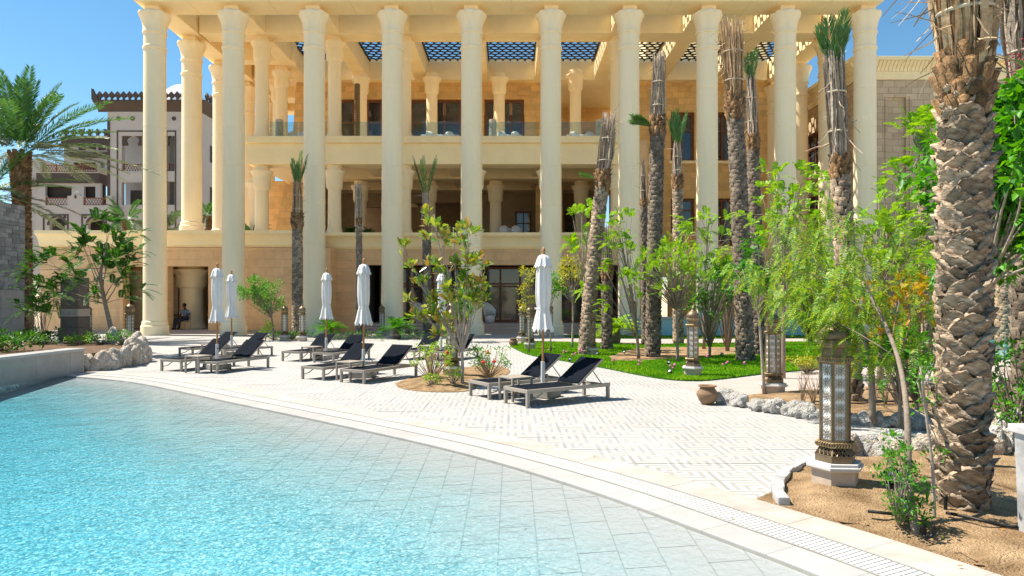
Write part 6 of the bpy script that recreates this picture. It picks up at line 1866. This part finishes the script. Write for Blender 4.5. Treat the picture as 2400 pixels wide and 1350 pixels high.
def make_parasol():
    rt = thing('closed_parasol', 'x', 'parasol', group='closed white parasols')
    MB().box(-.24, .24, -.24, .24, 0, .13).build('base_block', m_concrete, rt, bevel=.02)
    MB().lathe([(.036, .12), (.036, .60), (.028, .602)], (0, 0), 18).build('sleeve', m_whitemetal, rt, smooth=True, auto=R(40))
    MB().sphere((.04, -.01, .5), .015, 8, 6).build('sleeve_knob', m_black, rt)
    MB().lathe([(.021, .59), (.021, 2.46)], (0, 0), 14).build('pole', m_teak, rt, smooth=True, auto=R(40))
    NF = 8
    def pleat(depth, sc=0.0, tw=0.0):
        def f(r, z, a, i):
            w = math.cos(NF * (a + tw * (z - 1.5)) + .7 * math.sin(3 * a))
            return (r * (1 + depth * (w * .75 + .3 * math.cos(2 * NF * a + 1.3 * math.sin(2 * a)))), z + (sc * abs(w) if i == 0 else 0))
        return f
    MB().lathe([(.178, 1.10), (.155, 1.22), (.125, 1.38), (.098, 1.50), (.095, 1.53), (.110, 1.60), (.120, 1.75), (.122, 1.95), (.118, 2.12), (.108, 2.25), (.090, 2.35), (.04, 2.41)], (0, 0), 112, mod=pleat(.17, .07, .25), cap=False).build('canopy', m_canvas, rt, smooth=True)
    MB().lathe([(.150, 2.20), (.135, 2.27), (.112, 2.36), (.085, 2.42), (.04, 2.445)], (0, 0), 96, mod=pleat(.10, .05), cap=False).build('top_flounce', m_canvas, rt, smooth=True)
    MB().torus((0, 0, 1.515), .100, .009, 28, 6).build('tie_band', m_canvas, rt)
    MB().box(.09, .17, -.006, .006, 1.50, 1.535).build('tie_tail', m_canvas, rt)
    MB().lathe([(.03, 2.43), (.034, 2.455), (.022, 2.47), (.030, 2.50), (.034, 2.525), (.024, 2.55), (.008, 2.575)], (0, 0), 16).build('finial', m_teak, rt, smooth=True)
    return rt
lo0, ta0, um0 = make_lounger(), make_table(), make_parasol()
SETS = [  # foot corner (far side), heading, the six sets
    ((-.76, 11.92), 34.5, (-.14, 11.03), 34.5, (.53, 11.78), (.06, 11.40), 'front pair, nearest the pool edge', 'front'),
    ((-4.47, 14.45), 60, (-3.50, 13.85), 60, (-3.22, 14.80), (-3.38, 14.25), 'second set in the middle of the deck', 'middle'),
    ((-8.30, 16.10), 69, (-7.27, 15.65), 69, (-7.15, 16.55), (-7.23, 15.75), 'leftmost set near the rock border', 'left'),
    ((-9.85, 20.15), 60, (-8.69, 19.60), 60, (-8.46, 20.60), (-8.75, 19.9), 'set behind the leftmost set', 'rear left'),
    ((-6.32, 18.70), 68, (-5.32, 18.25), 68, (-5.27, 19.35), (-5.52, 18.85), 'set left of the green-speared palm parasol', 'rear middle'),
    ((-3.30, 19.20), 65, (-2.30, 18.72), 65, (-2.06, 19.80), (-2.35, 19.3), 'set behind the magnolia', 'rear right')]
LAB = [('left lounger of the front pair by the pool edge', 'frontmost navy sling lounger, right one of the pair nearest the pool', 'tallest closed white parasol, standing behind the two front loungers', 'side table between the two front loungers'),
       ('left lounger of the pair under the middle parasol', 'lounger left of the middle planting bed, right one of its pair', 'closed parasol above the pair left of the middle planting bed', 'side table of the pair left of the middle planting bed'),
       ('left lounger of the pair nearest the rock border', 'right lounger of the pair nearest the rock border', 'leftmost closed white parasol, in front of the seated man', 'side table of the pair nearest the rock border'),
       ('lounger behind the leftmost parasol pole', 'lounger in the rear left pair, right one, by the round-headed tree', 'closed parasol just right of the leftmost parasol', 'side table hidden among the rear left loungers'),
       ('left lounger of the rear pair before the twin lanterns', 'right lounger of the rear pair before the cycad', 'closed parasol standing before the cycad and third column', 'side table of the rear pair before the cycad'),
       ('rear lounger left of the magnolia and middle lantern', 'rear lounger right of the middle lantern, behind the magnolia', 'closed parasol half hidden behind the magnolia', 'side table behind the magnolia and middle lantern')]
first = True
for (a, ha, b_, hb, u, t, _, _n), lab in zip(SETS, LAB):
    for (p, h_), l in zip(((a, ha), (b_, hb)), lab[:2]):
        o = lo0 if first else copy_tree(lo0)
        # far foot corner is at local y = LW
        h_ = R(h_); o.location = (p[0] + LW * math.sin(h_), p[1] - LW * math.cos(h_), 0); o.rotation_euler = (0, 0, h_); o['label'] = l
        if first is True: first = False
    o = um0 if u == SETS[0][4] else copy_tree(um0)
    o.location = (*u, 0); o.rotation_euler = (rng.uniform(-.008, .008), rng.uniform(-.012, .012), rng.uniform(0, 6.28)); o['label'] = lab[2]
    o = ta0 if u == SETS[0][4] else copy_tree(ta0)
    o.location = (*t, 0); o.rotation_euler = (0, 0, R(ha)); o['label'] = lab[3]

# ------------------------------------------------------------------ pot, marble pedestal, spot lamps, hoses
def pot(label, p, s_, z=0):
    rt = thing('clay_pot', label, 'pot', (*p, z))
    MB().lathe([(.09 * s_, 0), (.13 * s_, .06 * s_), (.172 * s_, .155 * s_), (.165 * s_, .185 * s_), (.115 * s_, .255 * s_), (.112 * s_, .27 * s_)], (0, 0), 36).build('body', m_clay, rt, smooth=True)
    MB().lathe([(.112 * s_, .268 * s_), (.145 * s_, .285 * s_), (.148 * s_, .298 * s_), (.138 * s_, .302 * s_), (.11 * s_, .28 * s_), (.105 * s_, .20 * s_)], (0, 0), 36).build('rim', m_clay, rt, smooth=True)
p = g(1658, 947); pot('round brown clay pot standing at the end of the white rocks', p, 1.0)
p = g(1203, 812); pot('dark clay pot at the far corner of the lawn', (p[0], p[1]), 1.0)
p = (3.67, 4.55)
mp = thing('marble_pedestal', 'grey-veined white marble pedestal standing beyond the huge trunk at the right edge', 'pedestal', (p[0], p[1], 0))
MB().prism([(-.17, -.02), (-.20, .74), (.2, .74), (.17, -.02)], -.17, .17).build('shaft', m_marble, mp, bevel=.006)
MB().box(-.225, .225, -.2, .2, .742, .80).build('cap', m_marble, mp, bevel=.008)
def spot(label, p, rz, z=.03, s_=1.0):
    rt = thing('spot_lamp', label, 'garden lamp', (*p, z), rz)
    MB().tube([(0, 0, -.02), (0, 0, .06 * s_)], .008, 8).build('spike', m_black, rt)
    h = MB().lathe([(.03 * s_, -.05 * s_), (.05 * s_, -.03 * s_), (.055 * s_, .03 * s_), (.058 * s_, .035 * s_), (.050 * s_, .036 * s_), (.046 * s_, .02 * s_)], (0, 0), 20).build('housing', m_black, rt, smooth=True)
    h.location = (0, 0, .07 * s_); h.rotation_euler = (R(50), 0, 0)
    l = MB().lathe([(.047 * s_, .022 * s_), (.02 * s_, .028 * s_), (.005, .029 * s_)], (0, 0), 18).build('lens', m_lens, h, smooth=True)
spot('black round spotlight at the foot of the pepper tree', g(2116, 1238), .3, .07, 1.25)
spot('small dark spotlight half hidden by the leafy shrub in the near bed', g(2090, 1160), -.4, .07, 1.2)
for i, (px, py) in enumerate(((1335, 850), (1400, 835), (1463, 832), (1567, 858), (1570, 880), (1692, 838))):
    rt_ = spot(('spotlight at the tip of the lawn by the front parasol', 'spotlight beside the leaning palm', 'spotlight in the sandy tree bed left of the upright palm', 'spotlight right of the upright palm in the tree bed', 'spotlight at the lawn rim by its front lantern', 'spotlight on the lawn before the tallest palm')[i], g(px, py), rng.uniform(-1, 1), .03, .85)
def hose(label, pts, r=.012, name='irrigation_hose'):
    P_ = [Vector(q) for q in pts]; P_ = _smooth3(P_, 6)
    o = MB().tube(P_, r, 7).build(name, m_black, smooth=True); tag(o, label, 'hose'); return o
def gz(px, py, z): x_, y_ = g(px, py, z); return (x_, y_, z)
hose('black irrigation hose lying left of the pepper tree', [gz(2034, 1198, 0.090), gz(2070, 1202, 0.095), gz(2105, 1206, 0.090), gz(2135, 1215, 0.080)])
hose('black irrigation hose from the standpipe past the huge trunk', [gz(2218, 1202, 0.090), gz(2260, 1210, 0.100), gz(2310, 1222, 0.100), gz(2350, 1232, 0.080), gz(2400, 1236, 0.090)])
hose('black irrigation hose on the sand behind the white rocks', [gz(1905, 940, 0.105), gz(2010, 945, 0.105), gz(2100, 940, 0.105), gz(2190, 943, 0.105)], .012)
hose('dark hose along the back of the sandy bed', [gz(2030, 912, 0.105), gz(2120, 915, 0.105), gz(2190, 912, 0.105), gz(2390, 925, 0.105)], .012)
hose('coiled grey hose end beside the pepper tree', [gz(2164, 1258, 0.060), gz(2180, 1258, 0.060), gz(2190, 1248, 0.090), gz(2192, 1238, 0.120), gz(2186, 1232, 0.140)], .012)
for px, py, h, l in ((2216, 1215, .17, 'black standpipe at the foot of the huge trunk'), (2166, 1262, .15, 'short black standpipe right of the pepper tree'), (2321, 985, .22, 'black pipe by the rocks right of the huge trunk')):
    p = g(px, py); rt = thing('standpipe', l, 'pipe', (*p, 0))
    MB().lathe([(.013, -.02), (.013, h * .8)], (0, 0), 12).build('pipe', m_black, rt, smooth=True, auto=R(40)); MB().lathe([(.017, h * .8), (.017, h), (.012, h + .005)], (0, 0), 12).build('cap', m_black, rt, smooth=True, auto=R(40))

# ------------------------------------------------------------------ raised pool and right-hand pool
rp = thing('raised_pool', 'raised pool with pale blue mosaic wall behind the lawn', 'pool', (10.5, 33.5, 0))
MB().box(-3.6, 4.6, -1.6, -1.3, 0, .80).build('mosaic_wall', m_mosaic, rp); MB().box(-3.75, 4.75, -1.7, -1.15, .802, .90).build('coping', m_coping, rp, bevel=.01)
MB().box(-3.6, 4.6, -1.15, 1.5, .3, .78).build('basin_water', M('basin_water', (.10, .36, .42), .08, .2, 3, .2, 9, spec=.8), rp)
for k in range(2): MB().box(-4.6 - .4 * k, -3.62, -1.5, 1.0, .4 * (1 - k), .4 * (2 - k) - .004).build('step', m_mosaic, rp)
m_water2 = M('turquoise_pool_water', (.10, .46, .50), .06, .18, 6, .25, 12, spec=.7, col2=(.16, .56, .58))
poly = P((2262, 818), (2300, 800), (2360, 797), (2500, 800), (2560, 835), (2440, 842), (2330, 838))
sheet('garden_pool_water', poly, .012, m_water2, smooth_n=4)

# ------------------------------------------------------------------ terrace furniture and lamps
def sofa(label, px, Y, z, w=1.6):
    rt = thing('sofa', label, 'sofa', (hx(px, Y), Y, z))
    MB().box(-w / 2, w / 2, -.4, .4, .05, .40).build('seat', m_cushion, rt, bevel=.05); MB().box(-w / 2, w / 2, .3, .48, .405, .75).build('backrest', m_cushion, rt, bevel=.05)
    for k in (-1, 1):
        o = MB().sphere((0, 0, 0), .28, 12, 8, (1, .35, 1)).build('cushion', m_cushion, rt, smooth=True); o.location = (k * w * .25, .12, .62); o.rotation_euler = (-.3, .75, 0)
sofa('white sofa on the upper terrace near the seventh column', 1365, 38.5, 10.36, 1.7)
sofa('white sofa on the upper terrace right of the perforated lamp', 1192, 38.5, 10.36, 1.5)
sofa('white sofa on the upper terrace left of the third column', 695, 38.5, 10.36, 1.2)
sofa('white sofa in the middle loggia between the fifth and sixth columns', 1195, 40, 5.2, 1.4)
sofa('low white seat in front of the upper glazed bay', 1030, 38.5, 10.36, 2.2)
def perf_lamp(label, px, Y, z, h, r, mat, n=5):
    rt = thing('perforated_lamp', label, 'lamp', (hx(px, Y), Y, z))
    MB().lathe([(r * .8, 0), (r * .8, h)], (0, 0), 20).build('inner_glass', m_lampglass if mat is not m_gold else m_bronze, rt, smooth=True, auto=R(40))
    f = MB(); rows_ = int(h / (r * .9))
    for j in range(rows_ + 1):
        z_ = h * j / rows_; f.torus((0, 0, z_), r, .015, 20, 4)
        for k in range(10):
            a = 2 * PI * k / 10; b_ = a + 2 * PI / 10
            if j < rows_:
                f.bar((r * math.cos(a), r * math.sin(a), z_), (r * math.cos(b_), r * math.sin(b_), h * (j + 1) / rows_), .03, .02); f.bar((r * math.cos(b_), r * math.sin(b_), z_), (r * math.cos(a), r * math.sin(a), h * (j + 1) / rows_), .03, .02)
    tag(f.build('pierced_sleeve', mat, rt), kind='stuff')
perf_lamp('silver perforated floor lamp at the left end of the upper terrace', 655, 38, 10.36, 1.35, .2, m_whitemetal)
perf_lamp('silver perforated floor lamp in front of the upper right glazed bay', 1155, 38, 10.36, 1.35, .2, m_whitemetal)
perf_lamp('silver perforated floor lamp beside the leaning palm top', 1405, 38, 10.36, 1.35, .2, m_whitemetal)
perf_lamp('tall gold spiral column lamp on the upper terrace', 837, 38.5, 10.36, 3.5, .15, m_gold)

def chair(label, loc, rz, mat, s_=1.0):
    rt = thing('chair', label, 'chair', loc, rz, scale=s_)
    MB().box(-.23, .23, -.22, .22, .42, .46).build('seat', mat, rt, bevel=.01)
    MB().box(-.22, .22, .20, .235, .50, .88).build('backrest', mat, rt, bevel=.015)
    for a in (-.21, .21):
        MB().tube([(a, -.2, 0), (a, -.2, .42)], .014, 8).build('leg', mat, rt); MB().tube([(a, .23, 0), (a, .21, .5), (a, .23, .88)], .014, 8).build('leg', mat, rt)
for px, l in ((1148, 'white wicker armchair inside the entrance right of the fifth column'), (985, 'pale chair in the dark entrance behind the magnolia')):
    rt = thing('armchair', l, 'chair', (hx(px, 37.4), 37.4, .45), .6)
    MB().lathe([(.24, 0), (.27, .2), (.30, .40)], (0, 0), 24).build('seat', m_chair, rt, smooth=True)
    m_b = MB(); n = 14
    vs = [(.31 * math.cos(t) , .31 * math.sin(t), z_) for t in [(-.15 + 1.3 * k / (n - 1)) * PI for k in range(n)] for z_ in (.38, .38)]
    vs = []
    for k in range(n):
        t = (-.15 + 1.3 * k / (n - 1)) * PI; hh = .62 + .5 * math.sin(k / (n - 1) * PI) ** 1.5
        for rr, z_ in ((.30, .36), (.36, hh), (.39, hh), (.33, .36)): vs.append((rr * math.cos(t), rr * math.sin(t), z_))
    fs = [(k * 4 + i, k * 4 + (i + 1) % 4, k * 4 + 4 + (i + 1) % 4, k * 4 + 4 + i) for k in range(n - 1) for i in range(4)]
    m_b.add(vs, fs).build('shell_back', m_chair, rt, smooth=True)

# ------------------------------------------------------------------ the seated man
MX, MY, MZ = hx(432, 35.85), 35.85, .15
FACE = R(-20)
chair('grey metal chair under the seated man', (MX, MY, MZ), FACE, m_concrete)
m_skin = M('dark_skin', (.055, .03, .02), .6, .1)
m_shirt = M('blue_polo', (.13, .22, .38), .85, .12, 9)
m_jeans = M('dark_jeans', (.018, .028, .055), .85, .2, 12)
m_hair = M('black_hair', (.006, .005, .005), .9, .2)
man = thing('person', 'seated person in a blue polo shirt and dark jeans with hands folded, under the passage', 'person', (MX, MY, MZ), FACE)
def skin(name, chains, mat, parent, root=0, sub=2):
    """connected joints with radii, grown into one smooth surface"""
    vs = []; es = []; rs = []
    key = {}
    for ch in chains:
        prev = None
        for (p, r) in ch:
            k_ = tuple(round(c, 4) for c in p)
            if k_ not in key: key[k_] = len(vs); vs.append(p); rs.append(r)
            i = key[k_]
            if prev is not None: es.append((prev, i))
            prev = i
    me = bpy.data.meshes.new(name); me.from_pydata(vs, es, [])
    o = place_mesh(name, me, parent)
    md = o.modifiers.new('skin', 'SKIN'); md.use_smooth_shade = True
    for i, v in enumerate(me.skin_vertices[0].data):
        r = rs[i]; v.radius = r if hasattr(r, '__len__') else (r, r); v.use_root = (i == root)
    s_ = o.modifiers.new('sub', 'SUBSURF'); s_.levels = sub; s_.render_levels = sub
    me.materials.append(mat)
    return o
hip = (0, .02, .52)
def leg(sx, kx, fx, fy):
    return [(hip, (.13, .10)), ((sx * .09, 0, .51), .085), ((kx, -.44, .53), .062), ((kx * .7 + fx * .3, -.46, .30), .052), ((fx, fy, .09), .04), ((fx, fy - .06, .05), .038), ((fx * 1.05, fy - .18, .035), .032)]
def arm(sx, ex, hx2, hy):
    return [((0, .07, .98), (.10, .08)), ((sx * .19, .06, .99), .058), ((sx * .24, .0, .76), .045), ((ex, -.14, .68), .038), ((hx2, hy, .66), .03)]
torso = [(hip, (.13, .10)), ((0, .06, .72), (.12, .09)), ((0, .07, .98), (.10, .08)), ((0, .05, 1.08), .05), ((0, .02, 1.14), .05), ((0, .0, 1.20), (.078, .085)), ((0, -.005, 1.28), (.075, .088)), ((0, .005, 1.34), .05)]
body = skin('body', [torso, leg(-1, -.17, -.12, -.50), leg(1, .16, .02, -.34), arm(-1, -.20, .04, -.21), arm(1, .20, -.04, -.23)], m_skin, man)
skin('polo_shirt', [[((0, .02, .54), (.145, .115)), ((0, .06, .72), (.138, .108)), ((0, .07, .97), (.125, .10)), ((0, .055, 1.05), .062)], [((0, .07, .97), (.125, .10)), ((-.19, .06, .985), .075), ((-.235, .01, .80), .062)], [((0, .07, .97), (.125, .10)), ((.19, .06, .985), .075), ((.235, .01, .80), .062)]], m_shirt, man)
skin('jeans', [[(hip, (.145, .115))] + [(p, (r + .014) if not hasattr(r, '__len__') else r) for p, r in leg(-1, -.17, -.12, -.50)[1:5]], [(hip, (.145, .115))] + [(p, (r + .014) if not hasattr(r, '__len__') else r) for p, r in leg(1, .16, .02, -.34)[1:5]]], m_jeans, man)
for fx, fy in ((-.12, -.50), (.02, -.34)): skin('shoe', [[((fx, fy + .02, .055), .05), ((fx, fy - .08, .045), .048), ((fx * 1.05, fy - .2, .035), .036)]], m_black, man)
MB().sphere((0, .012, 1.285), .1, 14, 10, (.84, 1.0, 1.0)).build('hair', m_hair, man, smooth=True)
f_ = MB()
f_.sphere((0, -.092, 1.235), .018, 8, 6, (.8, 1, 1.2)); f_.build('nose', m_skin, man, smooth=True)
for s_ in (-1, 1):
    MB().sphere((s_ * .082, .0, 1.235), .024, 8, 6, (.4, .7, 1.1)).build('ear', m_skin, man, smooth=True)
    MB().sphere((s_ * .032, -.082, 1.255), .011, 8, 6).build('eye', m_cushion, man, smooth=True)
    hb_ = (s_ * -.04, -.22, .66)
    for q in range(5):
        a = (q - 2) * .018
        skin('finger', [[((hb_[0], hb_[1] + a * .6, hb_[2] + a), .012), ((hb_[0] - s_ * .05, hb_[1] - .02 + a, hb_[2] + a * .8), .010), ((hb_[0] - s_ * .085, hb_[1] + a, hb_[2] - .02 + a * .8), .008)]], m_skin, man, sub=1)
# desk and boxes in the passage
dk = thing('desk', 'brown wooden desk in the passage left of the seated man', 'desk', (hx(407, 38), 38, .15))
MB().box(-.5, .5, -.3, .3, .7, .75).build('desk_top', m_wood, dk); MB().box(-.48, .48, -.28, .28, .02, .698).build('cabinet', M('desk_panel', (.30, .2, .11), .7, .15), dk)

# fallen leaves on beds, drain and border
lf = Leafage(); pts_ = []
for k in range(150):
    i = rng.randint(60, NE - 60); d_ = rng.uniform(-.3, .36) if k < 16 else rng.uniform(.4, 2.2)
    x_, y_ = off(i, d_)
    if k >= 16 and not inside((x_, y_), BED_R): continue
    if y_ < 3.5: continue
    pts_.append((x_, y_, .012 if k < 16 else .075))
pts_ = np.array(pts_); n_ = len(pts_)
dd_ = rand_dirs(n_); dd_[:, 2] *= .25
lf.put(*leaves(pts_, dd_, np.tile([0, 0, 1.0], (n_, 1)) + nr.normal(0, .2, (n_, 3)), nr.uniform(.025, .05, n_), nr.uniform(.012, .02, n_)))
tag(place_mesh('fallen_leaves', lf.mesh('fallen_leaves', lf_orange)), 'dry orange leaves scattered on the sand and along the drain', 'leaves', kind='stuff')
